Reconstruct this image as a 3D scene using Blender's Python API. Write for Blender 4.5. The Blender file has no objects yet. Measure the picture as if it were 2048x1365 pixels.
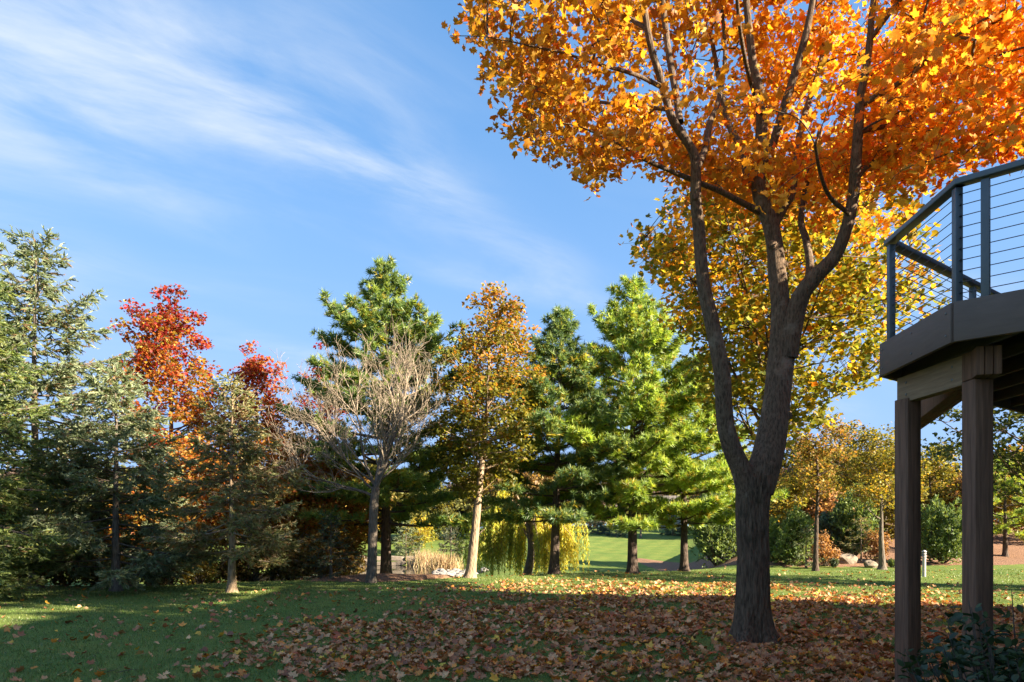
import bpy, math, random
import numpy as np

rng = np.random.default_rng(7)
random.seed(7)
scene = bpy.context.scene
COL = scene.collection
R = math.radians

# ------------------------------------------------------------------ camera
F = 1365.0            # focal length in photo pixels (2048 wide)
EYE = 1.6
HOR = 1060.0          # horizon row in the photo
cam_d = bpy.data.cameras.new("camera")
cam_d.sensor_width = 36.0
cam_d.lens = 24.0
cam_d.shift_y = (HOR - 682.5) / 2048.0
cam_d.clip_start = 0.05
cam_d.clip_end = 3000
cam = bpy.data.objects.new("camera", cam_d)
COL.objects.link(cam)
cam.location = (0, 0, EYE)
cam.rotation_euler = (R(90), 0, 0)
scene.camera = cam

# ------------------------------------------------------------------ light
SUN_AZ = 66.0         # degrees from straight behind the camera, towards the right
SUN_EL = 25.0
sx, sy = math.sin(R(SUN_AZ)), -math.cos(R(SUN_AZ))
world = bpy.data.worlds.new("World")
scene.world = world
world.use_nodes = True
wn, wl = world.node_tree.nodes, world.node_tree.links
wn.clear()
w_out = wn.new("ShaderNodeOutputWorld")
w_bg = wn.new("ShaderNodeBackground")
w_sky = wn.new("ShaderNodeTexSky")
w_sky.sky_type = 'NISHITA'
w_sky.sun_disc = False
w_sky.sun_elevation = R(SUN_EL)
w_sky.sun_rotation = math.atan2(sx, sy)
w_sky.air_density = 1.0
w_sky.dust_density = 0.3
w_sky.ozone_density = 2.2
w_hs = wn.new("ShaderNodeHueSaturation")
w_hs.inputs['Saturation'].default_value = 1.22
w_hs.inputs['Value'].default_value = 1.12
w_bg.inputs['Strength'].default_value = 0.111
# thin cirrus: the view direction is projected on a high flat layer
tc = wn.new("ShaderNodeTexCoord")
sep = wn.new("ShaderNodeSeparateXYZ")
wl.new(tc.outputs['Generated'], sep.inputs[0])
def wmath(op, a, b=None, c=None, clamp=False):
    n = wn.new("ShaderNodeMath"); n.operation = op; n.use_clamp = clamp
    for i, v in enumerate((a, b, c)):
        if v is None: continue
        if isinstance(v, (int, float)): n.inputs[i].default_value = v
        else: wl.new(v, n.inputs[i])
    return n.outputs[0]
zc = wmath('MAXIMUM', sep.outputs['Z'], 0.02)
zc = wmath('ADD', zc, 0.12)
u = wmath('DIVIDE', sep.outputs['X'], zc)
v = wmath('DIVIDE', sep.outputs['Y'], zc)
cmb = wn.new("ShaderNodeCombineXYZ")
wl.new(u, cmb.inputs[0]); wl.new(v, cmb.inputs[1])
def wnoise(scale, loc, rot, stretch, detail, rough, dist=0.0):
    m0 = wn.new("ShaderNodeMapping")
    m0.inputs['Rotation'].default_value = (0, 0, -R(rot))
    wl.new(cmb.outputs[0], m0.inputs[0])
    m = wn.new("ShaderNodeMapping")
    m.inputs['Location'].default_value = loc
    m.inputs['Scale'].default_value = stretch
    wl.new(m0.outputs[0], m.inputs[0])
    n = wn.new("ShaderNodeTexNoise")
    n.inputs['Scale'].default_value = scale
    n.inputs['Detail'].default_value = detail
    n.inputs['Roughness'].default_value = rough
    n.inputs['Distortion'].default_value = dist
    wl.new(m.outputs[0], n.inputs[0])
    return n.outputs[0]
def wramp(src, a, b):
    n = wn.new("ShaderNodeMapRange"); n.interpolation_type = 'SMOOTHSTEP'
    n.inputs['From Min'].default_value = a; n.inputs['From Max'].default_value = b
    wl.new(src, n.inputs['Value'])
    return n.outputs[0]
CL_BIG = (-1.4, 0.9, 0.0)
big = wramp(wnoise(0.95, CL_BIG, 38, (0.55, 1.25, 1), 2, 0.5, 0.0), 0.485, 0.67)
wisp = wramp(wnoise(2.0, (0.3, 1.1, 0), 38, (0.75, 1.7, 1), 9, 0.60, 0.35), 0.28, 0.74)
cl = wmath('MULTIPLY', big, wisp)
veil = wmath('MULTIPLY', wramp(wnoise(0.9, (4.2, 0.0, 0), 25, (0.5, 1.6, 1), 6, 0.55, 0.2), 0.48, 0.85), 0.28)
cl = wmath('MULTIPLY_ADD', cl, 1.05, veil, clamp=True)
cl = wmath('MULTIPLY', cl, wramp(sep.outputs['Z'], 0.02, 0.34))
# soft shoulder of the sky colour, channel by channel, so the bright rim near the horizon stays blue
def shoulder(src, m):
    e = wmath('POWER', 2.718281828, wmath('MULTIPLY', src, -1.0 / m))
    return wmath('MULTIPLY', wmath('SUBTRACT', 1.0, e), m)
s_rgb = wn.new("ShaderNodeSeparateColor"); c_rgb = wn.new("ShaderNodeCombineColor")
wl.new(w_hs.outputs[0], s_rgb.inputs[0])
for k_, m_ in enumerate((0.85, 1.34, 2.35)):
    wl.new(shoulder(s_rgb.outputs[k_], m_), c_rgb.inputs[k_])
w_mix = wn.new("ShaderNodeMix"); w_mix.data_type = 'RGBA'
wl.new(w_sky.outputs[0], w_hs.inputs['Color'])
wl.new(cl, w_mix.inputs[0])
wl.new(c_rgb.outputs[0], w_mix.inputs[6])
w_mix.inputs[7].default_value = (1.62, 1.80, 2.02, 1)
wl.new(w_mix.outputs[2], w_bg.inputs['Color'])
wl.new(w_bg.outputs[0], w_out.inputs['Surface'])

sun_d = bpy.data.lights.new("sun", 'SUN')
sun_d.energy = 5.0
sun_d.angle = R(0.5)
sun_d.color = (1.0, 0.86, 0.66)
sun = bpy.data.objects.new("sun", sun_d)
COL.objects.link(sun)
from mathutils import Vector, Matrix
sdir = Vector((sx * math.cos(R(SUN_EL)), sy * math.cos(R(SUN_EL)), math.sin(R(SUN_EL))))
sun.rotation_euler = sdir.to_track_quat('Z', 'Y').to_euler()
sun.location = (30, -10, 30)

scene.view_settings.view_transform = 'Standard'
scene.view_settings.look = 'None'
scene.view_settings.gamma = 1
scene.view_settings.exposure = 2.25
scene.view_settings.use_curve_mapping = False
scene.render.engine = 'CYCLES'
scene.cycles.max_bounces = 6
scene.cycles.diffuse_bounces = 3
scene.cycles.glossy_bounces = 2
scene.cycles.transmission_bounces = 4
scene.cycles.transparent_max_bounces = 4
scene.cycles.caustics_reflective = False
scene.cycles.caustics_refractive = False

# ------------------------------------------------------------------ helpers
def tag(o, label=None, cat=None, group=None, kind=None):
    if label: o["label"] = label
    if cat: o["category"] = cat
    if group: o["group"] = group
    if kind: o["kind"] = kind
    return o

def empty(name, loc, label=None, cat=None, group=None, rz=0.0):
    o = bpy.data.objects.new(name, None)
    o.empty_display_size = 0.2
    COL.objects.link(o)
    o.location = loc
    o.rotation_euler = (0, 0, rz)
    return tag(o, label, cat, group)

def link(name, me, parent=None, loc=None):
    o = bpy.data.objects.new(name, me)
    COL.objects.link(o)
    if parent is not None: o.parent = parent
    if loc is not None: o.location = loc
    return o

def np_mesh(name, V, faces, mat, tint=None, smooth=False):
    """V (n,3); faces: array (k,3|4) or list of such arrays."""
    if isinstance(faces, np.ndarray): faces = [faces]
    faces = [f for f in faces if len(f)]
    me = bpy.data.meshes.new(name)
    V = np.ascontiguousarray(V, dtype=np.float32)
    me.vertices.add(len(V))
    me.vertices.foreach_set("co", V.ravel())
    loops = np.concatenate([f.ravel() for f in faces]).astype(np.int32)
    sizes = np.concatenate([np.full(len(f), f.shape[1], np.int32) for f in faces])
    starts = np.concatenate([[0], np.cumsum(sizes)[:-1]]).astype(np.int32)
    me.loops.add(len(loops))
    me.loops.foreach_set("vertex_index", loops)
    me.polygons.add(len(sizes))
    me.polygons.foreach_set("loop_start", starts)
    if smooth:
        me.polygons.foreach_set("use_smooth", np.ones(len(sizes), dtype=bool))
    if tint is not None:
        a = me.attributes.new("tint", 'FLOAT_COLOR', 'POINT')
        c = np.ones((len(V), 4), np.float32)
        c[:, :3] = tint
        a.data.foreach_set("color", c.ravel())
    me.update(calc_edges=True)
    if mat: me.materials.append(mat)
    return me

class Geo:
    def __init__(s): s.V = []; s.F = {3: [], 4: []}; s.T = []; s.n = 0
    def add(s, V, Fc, tint=None):
        V = np.asarray(V, np.float64).reshape(-1, 3)
        Fc = np.asarray(Fc)
        s.V.append(V); s.F[Fc.shape[1]].append(Fc + s.n); s.n += len(V)
        if tint is not None:
            s.T.append(np.broadcast_to(tint, (len(V), 3)))
    def mesh(s, name, mat, smooth=False, origin=None):
        V = np.concatenate(s.V)
        if origin is not None: V = V - np.asarray(origin)
        fs = [np.concatenate(s.F[k]) for k in (3, 4) if s.F[k]]
        T = np.concatenate(s.T) if s.T else None
        return np_mesh(name, V, fs, mat, T, smooth)

def norm(a): return a / np.maximum(np.linalg.norm(a, axis=-1, keepdims=True), 1e-9)

def frames(z, spin=None, g=rng):
    """rotation matrices (N,3,3) whose third column is z"""
    z = norm(np.asarray(z, float))
    ref = np.where(np.abs(z[:, 2:3]) < 0.95, np.array([[0, 0, 1.0]]), np.array([[1.0, 0, 0]]))
    x = norm(np.cross(ref, z)); y = np.cross(z, x)
    if spin is None: spin = g.uniform(0, 2 * np.pi, len(z))
    c, s = np.cos(spin)[:, None], np.sin(spin)[:, None]
    return np.stack([x * c + y * s, -x * s + y * c, z], axis=2)

def scatter(tv, tf, pos, Rm, s):
    tv = np.asarray(tv); tf = np.asarray(tf)
    s = np.asarray(s)
    if s.ndim == 1: s = np.repeat(s[:, None], 3, 1)
    P = np.einsum('nij,nmj->nmi', Rm, tv[None] * s[:, None, :]) + pos[:, None, :]
    N, m = len(pos), len(tv)
    Fc = (tf[None] + (np.arange(N) * m)[:, None, None]).reshape(-1, tf.shape[1])
    return P.reshape(-1, 3), Fc

def tubes(P, Rad, sides=5, cap=False):
    """P (N,n,3), Rad (N,n) -> verts, quads"""
    P = np.asarray(P, float); Rad = np.asarray(Rad, float)
    N, n, _ = P.shape
    T = np.gradient(P, axis=1); T = norm(T)
    ref = np.where(np.abs(T[:, :1, 2:3]) < 0.8, np.array([0, 0, 1.0]), np.array([0.0, 1.0, 0]))
    ref = np.broadcast_to(ref, T.shape)
    A = norm(np.cross(ref, T)); B = np.cross(T, A)
    an = np.arange(sides) / sides * 2 * np.pi
    ring = A[:, :, None] * np.cos(an)[None, None, :, None] + B[:, :, None] * np.sin(an)[None, None, :, None]
    V = P[:, :, None] + ring * Rad[:, :, None, None]
    i, j = np.meshgrid(np.arange(n - 1), np.arange(sides), indexing='ij')
    q = np.stack([i * sides + j, i * sides + (j + 1) % sides, (i + 1) * sides + (j + 1) % sides, (i + 1) * sides + j], -1).reshape(-1, 4)
    Fc = (q[None] + (np.arange(N) * n * sides)[:, None, None]).reshape(-1, 4)
    return V.reshape(-1, 3), Fc

def bez(a, c, b, n):
    t = np.linspace(0, 1, n)[None, :, None]
    return (1 - t) ** 2 * a[:, None] + 2 * t * (1 - t) * c[:, None] + t ** 2 * b[:, None]

def resample(pts, k):
    """catmull-rom through rows of pts (n,d), k steps per span"""
    p = np.asarray(pts, float)
    p = np.vstack([2 * p[0] - p[1], p, 2 * p[-1] - p[-2]])
    out = []
    for i in range(1, len(p) - 2):
        t = np.linspace(0, 1, k, endpoint=False)[:, None]
        a, b, c, d = p[i - 1], p[i], p[i + 1], p[i + 2]
        out.append(0.5 * ((2 * b) + (c - a) * t + (2 * a - 5 * b + 4 * c - d) * t ** 2 + (3 * b - a - 3 * c + d) * t ** 3))
    out.append(p[-2:-1])
    return np.vstack(out)

def vnoise(p, seed=0):
    """cheap smooth 3-D value noise, -1..1"""
    p = np.asarray(p, float)
    i = np.floor(p).astype(np.int64); f = p - i; f = f * f * (3 - 2 * f)
    r = 0
    for dx in (0, 1):
        for dy in (0, 1):
            for dz in (0, 1):
                h = ((i[..., 0] + dx) * 374761393 + (i[..., 1] + dy) * 668265263 + (i[..., 2] + dz) * 2147483647 + seed * 974634777) & 0xffffffff
                h = ((h ^ (h >> 13)) * 1274126177) & 0xffffffff
                h = (h ^ (h >> 16)) / 4294967295.0 * 2 - 1
                w = (f[..., 0] if dx else 1 - f[..., 0]) * (f[..., 1] if dy else 1 - f[..., 1]) * (f[..., 2] if dz else 1 - f[..., 2])
                r = r + h * w
    return r

def sstep(a, b, x):
    t = np.clip((np.asarray(x, float) - a) / (b - a), 0, 1)
    return t * t * (3 - 2 * t)

def W(px, py, D):
    """photo pixel at depth D -> world point"""
    return np.array([(px - 1024.0) / F * D, D, EYE + (HOR - py) * D / F])
def Xat(px, D): return (px - 1024.0) / F * D
def Zat(py, D): return EYE + (HOR - py) * D / F

BOXV = np.array([[x, y, z] for x in (-.5, .5) for y in (-.5, .5) for z in (-.5, .5)])
BOXF = np.array([[0, 1, 3, 2], [4, 6, 7, 5], [0, 4, 5, 1], [2, 3, 7, 6], [0, 2, 6, 4], [1, 5, 7, 3]])
def board(a, b, w, h, up=(0, 0, 1)):
    """box running from a to b, w wide (sideways), h tall (up)"""
    a = np.asarray(a, float); b = np.asarray(b, float)
    t = b - a; L = np.linalg.norm(t); t = t / L
    s = np.cross(t, up); s = s / np.linalg.norm(s)
    u_ = np.cross(s, t)
    M = np.stack([t * L, s * w, u_ * h], 1)
    return BOXV @ M.T + (a + b) / 2, BOXF
def bevel_obj(o, w=0.004, seg=2):
    m = o.modifiers.new("bevel", 'BEVEL'); m.width = w; m.segments = seg; m.limit_method = 'ANGLE'
    return o
def part_board(name, a, b, w, h, mat, parent, origin, up=(0, 0, 1), bev=0.004):
    V, Fc = board(a, b, w, h, up)
    me = np_mesh(name, V - np.asarray(origin), Fc, mat)
    o = link(name, me, parent)
    if bev: bevel_obj(o, bev)
    return o

# ------------------------------------------------------------------ materials
def new_mat(name):
    m = bpy.data.materials.new(name); m.use_nodes = True
    m.node_tree.nodes.clear()
    return m, m.node_tree.nodes, m.node_tree.links
def mnode(nodes, t, **kw):
    n = nodes.new(t)
    for k, v in kw.items(): n.inputs[k].default_value = v
    return n

def leaf_material(name, trans=0.45, gloss=0.06, rough=0.45, vary=0.25, tcol=(1.25, 1.05, 0.6)):
    m, n, l = new_mat(name)
    out = n.new("ShaderNodeOutputMaterial")
    at = n.new("ShaderNodeAttribute"); at.attribute_name = "tint"
    tcd = n.new("ShaderNodeTexCoord")
    nz = mnode(n, "ShaderNodeTexNoise", Scale=9.0, Detail=3.0)
    l.new(tcd.outputs['Object'], nz.inputs['Vector'])
    mr = n.new("ShaderNodeMapRange"); l.new(nz.outputs[0], mr.inputs['Value'])
    mr.inputs['From Min'].default_value = 0.3; mr.inputs['From Max'].default_value = 0.7
    mr.inputs['To Min'].default_value = 1 - vary; mr.inputs['To Max'].default_value = 1 + vary
    mul = n.new("ShaderNodeVectorMath"); mul.operation = 'SCALE'
    l.new(at.outputs['Color'], mul.inputs[0]); l.new(mr.outputs[0], mul.inputs['Scale'])
    d = n.new("ShaderNodeBsdfDiffuse"); l.new(mul.outputs[0], d.inputs['Color'])
    tr = n.new("ShaderNodeBsdfTranslucent")
    tm = n.new("ShaderNodeVectorMath"); tm.operation = 'MULTIPLY'; tm.inputs[1].default_value = tcol
    l.new(mul.outputs[0], tm.inputs[0]); l.new(tm.outputs[0], tr.inputs['Color'])
    mx = n.new("ShaderNodeMixShader"); mx.inputs[0].default_value = trans
    l.new(d.outputs[0], mx.inputs[1]); l.new(tr.outputs[0], mx.inputs[2])
    gl = n.new("ShaderNodeBsdfGlossy"); gl.inputs['Roughness'].default_value = rough
    gl.inputs['Color'].default_value = (1, 1, 1, 1)
    mg = n.new("ShaderNodeMixShader"); mg.inputs[0].default_value = gloss
    l.new(mx.outputs[0], mg.inputs[1]); l.new(gl.outputs[0], mg.inputs[2])
    l.new(mg.outputs[0], out.inputs['Surface'])
    return m

def bark_material(name, c1, c2, scale=6.0, stretch=0.18, bump=0.6, patch=None, dist=0.03):
    m, n, l = new_mat(name)
    out = n.new("ShaderNodeOutputMaterial")
    p = n.new("ShaderNodeBsdfPrincipled"); p.inputs['Roughness'].default_value = 0.9
    p.inputs['Specular IOR Level'].default_value = 0.2
    tcd = n.new("ShaderNodeTexCoord")
    mp = n.new("ShaderNodeMapping"); mp.inputs['Scale'].default_value = (1, 1, stretch)
    l.new(tcd.outputs['Object'], mp.inputs[0])
    nz = mnode(n, "ShaderNodeTexNoise", Scale=scale * 3, Detail=6.0, Roughness=0.65, Distortion=0.6)
    vo = mnode(n, "ShaderNodeTexVoronoi", Scale=scale * 4.0); vo.feature = 'F1'
    l.new(mp.outputs[0], nz.inputs['Vector'])
    warp = n.new("ShaderNodeVectorMath"); warp.operation = 'ADD'
    wsc = n.new("ShaderNodeVectorMath"); wsc.operation = 'SCALE'; wsc.inputs['Scale'].default_value = 0.05
    l.new(nz.outputs['Color'], wsc.inputs[0]); l.new(mp.outputs[0], warp.inputs[0]); l.new(wsc.outputs[0], warp.inputs[1])
    l.new(warp.outputs[0], vo.inputs['Vector'])
    add = n.new("ShaderNodeMath"); add.operation = 'MULTIPLY_ADD'
    l.new(vo.outputs['Distance'], add.inputs[0]); add.inputs[1].default_value = 0.7; l.new(nz.outputs[0], add.inputs[2])
    rp = n.new("ShaderNodeValToRGB")
    rp.color_ramp.elements[0].position = 0.45; rp.color_ramp.elements[0].color = (*c1, 1)
    rp.color_ramp.elements[1].position = 1.05; rp.color_ramp.elements[1].color = (*c2, 1)
    l.new(add.outputs[0], rp.inputs[0])
    col = rp.outputs[0]
    if patch:
        pn = mnode(n, "ShaderNodeTexNoise", Scale=3.2, Detail=4.0, Roughness=0.7)
        l.new(tcd.outputs['Object'], pn.inputs['Vector'])
        pr = n.new("ShaderNodeMapRange"); pr.inputs['From Min'].default_value = 0.56; pr.inputs['From Max'].default_value = 0.7
        l.new(pn.outputs[0], pr.inputs['Value'])
        mxc = n.new("ShaderNodeMix"); mxc.data_type = 'RGBA'
        l.new(pr.outputs[0], mxc.inputs[0]); l.new(col, mxc.inputs[6]); mxc.inputs[7].default_value = (*patch, 1)
        col = mxc.outputs[2]
    l.new(col, p.inputs['Base Color'])
    b = mnode(n, "ShaderNodeBump", Strength=bump, Distance=dist)
    l.new(add.outputs[0], b.inputs['Height']); l.new(b.outputs[0], p.inputs['Normal'])
    l.new(p.outputs[0], out.inputs['Surface'])
    return m

def plain_material(name, c, rough=0.7, metal=0.0, var=0.15, scale=4.0, grain=None, bump=0.15, spec=0.4):
    m, n, l = new_mat(name)
    out = n.new("ShaderNodeOutputMaterial")
    p = n.new("ShaderNodeBsdfPrincipled")
    p.inputs['Roughness'].default_value = rough; p.inputs['Metallic'].default_value = metal
    p.inputs['Specular IOR Level'].default_value = spec
    tcd = n.new("ShaderNodeTexCoord")
    mp = n.new("ShaderNodeMapping")
    if grain: mp.inputs['Scale'].default_value = grain
    l.new(tcd.outputs['Object'], mp.inputs[0])
    nz = mnode(n, "ShaderNodeTexNoise", Scale=scale, Detail=7.0, Roughness=0.6, Distortion=0.3)
    l.new(mp.outputs[0], nz.inputs['Vector'])
    rp = n.new("ShaderNodeValToRGB")
    c = np.array(c)
    rp.color_ramp.elements[0].position = 0.3; rp.color_ramp.elements[0].color = (*(c * (1 - var)), 1)
    rp.color_ramp.elements[1].position = 0.7; rp.color_ramp.elements[1].color = (*(c * (1 + var)), 1)
    l.new(nz.outputs[0], rp.inputs[0]); l.new(rp.outputs[0], p.inputs['Base Color'])
    b = mnode(n, "ShaderNodeBump", Strength=bump, Distance=0.01)
    l.new(nz.outputs[0], b.inputs['Height']); l.new(b.outputs[0], p.inputs['Normal'])
    l.new(p.outputs[0], out.inputs['Surface'])
    return m

M = {}
M['leaf'] = leaf_material("autumn_leaf", 0.50, 0.02, 0.55, 0.28)
M['needle'] = leaf_material("needle", 0.42, 0.03, 0.5, 0.22, (1.2, 1.1, 0.55))
M['dead_leaf'] = leaf_material("fallen_leaf", 0.15, 0.04, 0.6, 0.3, (1.2, 0.9, 0.5))
M['grass'] = leaf_material("grass_blade", 0.3, 0.03, 0.5, 0.35, (1.1, 1.1, 0.5))
M['gloss_leaf'] = leaf_material("evergreen_leaf", 0.15, 0.035, 0.45, 0.3, (0.9, 1.1, 0.5))
M['bark_maple'] = bark_material("maple_bark", (0.046, 0.031, 0.020), (0.205, 0.140, 0.090), 11.0, 0.11, 1.0, (0.085, 0.068, 0.042), 0.045)
M['bark_limb'] = bark_material("maple_limb_bark", (0.040, 0.027, 0.018), (0.165, 0.114, 0.074), 12.0, 0.22, 0.8, (0.25, 0.19, 0.135), 0.02)
M['bark_twig'] = bark_material("twig_bark", (0.045, 0.036, 0.030), (0.12, 0.095, 0.075), 8.0, 0.4, 0.3)
M['bark_pine'] = bark_material("pine_bark", (0.030, 0.021, 0.017), (0.10, 0.072, 0.055), 5.0, 0.3, 0.9)
M['bark_tan'] = bark_material("tan_bark", (0.13, 0.09, 0.06), (0.36, 0.26, 0.17), 5.0, 0.25, 0.8)
M['bark_grey'] = bark_material("grey_bark", (0.055, 0.045, 0.036), (0.17, 0.14, 0.11), 5.0, 0.3, 0.6)
M['bark_bare'] = bark_material("bare_twig_bark", (0.12, 0.095, 0.070), (0.33, 0.265, 0.195), 5.0, 0.3, 0.3, (0.20, 0.17, 0.13))
M['stone'] = plain_material("stone", (0.22, 0.18, 0.135), 0.9, 0, 0.35, 3.0, None, 0.6, 0.2)
M['rock'] = plain_material("rock", (0.26, 0.235, 0.205), 0.9, 0, 0.4, 3.0, None, 0.7, 0.2)

# ------------------------------------------------------------------ terrain
WATER = -1.45
def crest(x):
    return np.interp(x, [-60, -12, -6, 0, 3, 10, 20, 60], [17.0, 18.0, 20.5, 23.2, 25.2, 27.5, 29.0, 30.0])
def pond_d(x, y):
    a = np.arctan2((y - 48.0) / 10.5, (x + 10.5) / 8.2)
    return np.hypot((x + 10.5) / 8.2, (y - 48.0) / 10.5) * (1 + 0.06 * np.sin(3 * a + 1) + 0.04 * np.sin(7 * a))
def ground_z(x, y):
    x = np.asarray(x, float); y = np.asarray(y, float)
    s = y - crest(x)
    q = x / np.maximum(y, 6.0)
    west = -1.25 * sstep(0, 15, s) + 1.5 * sstep(60, 78, y) + 1.5 * sstep(78, 130, y)
    east = -0.95 * sstep(0, 9, s) + 2.5 * sstep(9, 62, s) + 0.8 * sstep(60, 120, s)
    bank = 0.15 * sstep(0, 4, s) + 2.0 * sstep(3, 18, s) + 0.8 * sstep(20, 80, s)
    wE = sstep(-0.085, 0.05, q)
    wB = sstep(0.25, 0.36, q)
    z = west * (1 - wE) + east * wE
    z = z * (1 - wB) + bank * wB
    pd = pond_d(x, y)
    z = np.where(y > 25, z + (-1.95 - z) * (1 - sstep(0.93, 1.12, pd)), z)
    und = 0.035 * vnoise(np.stack([x * 0.35, y * 0.35, x * 0], -1), 3) * sstep(2, 8, y) + 0.02 * vnoise(np.stack([x * 1.1, y * 1.1, x * 0], -1), 5)
    return z + und - 0.02 * sstep(20, 10, y) * 0

def axis(lo, hi, dense_lo, dense_hi, step):
    a = np.arange(dense_lo, dense_hi + 1e-6, step)
    left = dense_lo - np.cumsum(step * 1.25 ** np.arange(1, 60)); left = left[left > lo]
    right = dense_hi + np.cumsum(step * 1.25 ** np.arange(1, 60)); right = right[right < hi]
    return np.concatenate([[lo], left[::-1], a, right, [hi]])

def ground_material():
    m, n, l = new_mat("lawn")
    out = n.new("ShaderNodeOutputMaterial")
    p = n.new("ShaderNodeBsdfPrincipled"); p.inputs['Roughness'].default_value = 0.95
    p.inputs['Specular IOR Level'].default_value = 0.1
    tcd = n.new("ShaderNodeTexCoord")
    def noise(sc, det=5.0, st=None, rough=0.6):
        nz = mnode(n, "ShaderNodeTexNoise", Scale=sc, Detail=det, Roughness=rough)
        if st:
            mp = n.new("ShaderNodeMapping"); mp.inputs['Scale'].default_value = st
            l.new(tcd.outputs['Object'], mp.inputs[0]); l.new(mp.outputs[0], nz.inputs['Vector'])
        else: l.new(tcd.outputs['Object'], nz.inputs['Vector'])
        return nz.outputs[0]
    def ramp(src, stops):
        rp = n.new("ShaderNodeValToRGB"); e = rp.color_ramp.elements
        while len(e) < len(stops): e.new(0.5)
        for k, (pos, c) in enumerate(stops): e[k].position = pos; e[k].color = (*c, 1)
        l.new(src, rp.inputs[0]); return rp.outputs[0]
    def mix(fac, a, b, mode='MIX'):
        mx = n.new("ShaderNodeMix"); mx.data_type = 'RGBA'; mx.blend_type = mode
        if isinstance(fac, float): mx.inputs[0].default_value = fac
        else: l.new(fac, mx.inputs[0])
        for i, s in ((6, a), (7, b)):
            if isinstance(s, tuple): mx.inputs[i].default_value = (*s, 1)
            else: l.new(s, mx.inputs[i])
        return mx.outputs[2]
    fine = ramp(noise(60, 4, (1, 0.7, 1)), [(0.3, (0.070, 0.100, 0.026)), (0.55, (0.135, 0.185, 0.045)), (0.8, (0.21, 0.25, 0.085))])
    big = ramp(noise(0.7, 7, None, 0.72), [(0.32, (0.66, 0.84, 0.70)), (0.5, (1.0, 1.0, 0.9)), (0.68, (1.38, 1.12, 1.0))])
    c = mix(1.0, fine, big, 'MULTIPLY')
    # mowing stripes on the far lawn
    wv = mnode(n, "ShaderNodeTexWave", Scale=0.19, Distortion=0.6); wv.wave_profile = 'SIN'
    wv.inputs['Detail'].default_value = 1.0
    mp = n.new("ShaderNodeMapping"); mp.inputs['Rotation'].default_value = (0, 0, R(20))
    l.new(tcd.outputs['Object'], mp.inputs[0]); l.new(mp.outputs[0], wv.inputs['Vector'])
    st = ramp(wv.outputs['Fac'], [(0.25, (0.93, 0.95, 0.93)), (0.75, (1.06, 1.05, 1.03))])
    c = mix(1.0, c, st, 'MULTIPLY')
    l.new(c, p.inputs['Base Color'])
    b = mnode(n, "ShaderNodeBump", Strength=0.6, Distance=0.03)
    l.new(noise(45, 4), b.inputs['Height']); l.new(b.outputs[0], p.inputs['Normal'])
    l.new(p.outputs[0], out.inputs['Surface'])
    return m

gx = axis(-900, 900, -26, 30, 0.66)
gy = axis(-120, 1400, 2, 70, 0.66)
GX, GY = np.meshgrid(gx, gy, indexing='ij')
GZ = ground_z(GX, GY)
nx, ny = len(gx), len(gy)
ii, jj = np.meshgrid(np.arange(nx - 1), np.arange(ny - 1), indexing='ij')
GF = np.stack([ii * ny + jj, (ii + 1) * ny + jj, (ii + 1) * ny + jj + 1, ii * ny + jj + 1], -1).reshape(-1, 4)
ground = link("ground", np_mesh("ground", np.stack([GX, GY, GZ], -1).reshape(-1, 3), GF, ground_material(), smooth=True))
tag(ground, "mown green lawn sloping to a pond and rising again behind", "lawn", kind="structure")

# pond
def water_material():
    m, n, l = new_mat("pond_water")
    out = n.new("ShaderNodeOutputMaterial")
    p = n.new("ShaderNodeBsdfPrincipled")
    p.inputs['Base Color'].default_value = (0.035, 0.03, 0.02, 1)
    p.inputs['Roughness'].default_value = 0.04
    p.inputs['IOR'].default_value = 1.33
    tcd = n.new("ShaderNodeTexCoord")
    mp = n.new("ShaderNodeMapping"); mp.inputs['Scale'].default_value = (1.0, 0.5, 1)
    l.new(tcd.outputs['Object'], mp.inputs[0])
    nz = mnode(n, "ShaderNodeTexNoise", Scale=2.5, Detail=3.0)
    l.new(mp.outputs[0], nz.inputs['Vector'])
    b = mnode(n, "ShaderNodeBump", Strength=0.10, Distance=0.03)
    l.new(nz.outputs[0], b.inputs['Height']); l.new(b.outputs[0], p.inputs['Normal'])
    l.new(p.outputs[0], out.inputs['Surface'])
    return m
an = np.linspace(0, 2 * np.pi, 64, endpoint=False)
PV = np.stack([-10.5 + 9.4 * np.cos(an), 48 + 12.0 * np.sin(an), np.full(64, WATER)], -1)
PV = np.vstack([[[-10.5, 48, WATER]], PV])
PF = np.array([[0, 1 + k, 1 + (k + 1) % 64] for k in range(64)])
pond = link("pond", np_mesh("pond", PV, PF, water_material()))
tag(pond, "still pond reflecting tan banks and sky between the trunks", "pond", kind="structure")

def mulch_material():
    m, n, l = new_mat("mulch")
    out = n.new("ShaderNodeOutputMaterial")
    p = n.new("ShaderNodeBsdfPrincipled"); p.inputs['Roughness'].default_value = 0.95
    p.inputs['Specular IOR Level'].default_value = 0.1
    tcd = n.new("ShaderNodeTexCoord")
    nz = mnode(n, "ShaderNodeTexNoise", Scale=22.0, Detail=6.0, Roughness=0.7)
    l.new(tcd.outputs['Object'], nz.inputs['Vector'])
    rp = n.new("ShaderNodeValToRGB")
    rp.color_ramp.elements[0].position = 0.35; rp.color_ramp.elements[0].color = (0.10, 0.055, 0.035, 1)
    rp.color_ramp.elements[1].position = 0.68; rp.color_ramp.elements[1].color = (0.36, 0.21, 0.13, 1)
    l.new(nz.outputs[0], rp.inputs[0]); l.new(rp.outputs[0], p.inputs['Base Color'])
    b = mnode(n, "ShaderNodeBump", Strength=0.8, Distance=0.04)
    l.new(nz.outputs[0], b.inputs['Height']); l.new(b.outputs[0], p.inputs['Normal'])
    l.new(p.outputs[0], out.inputs['Surface'])
    return m
M['mulch'] = mulch_material()
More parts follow.
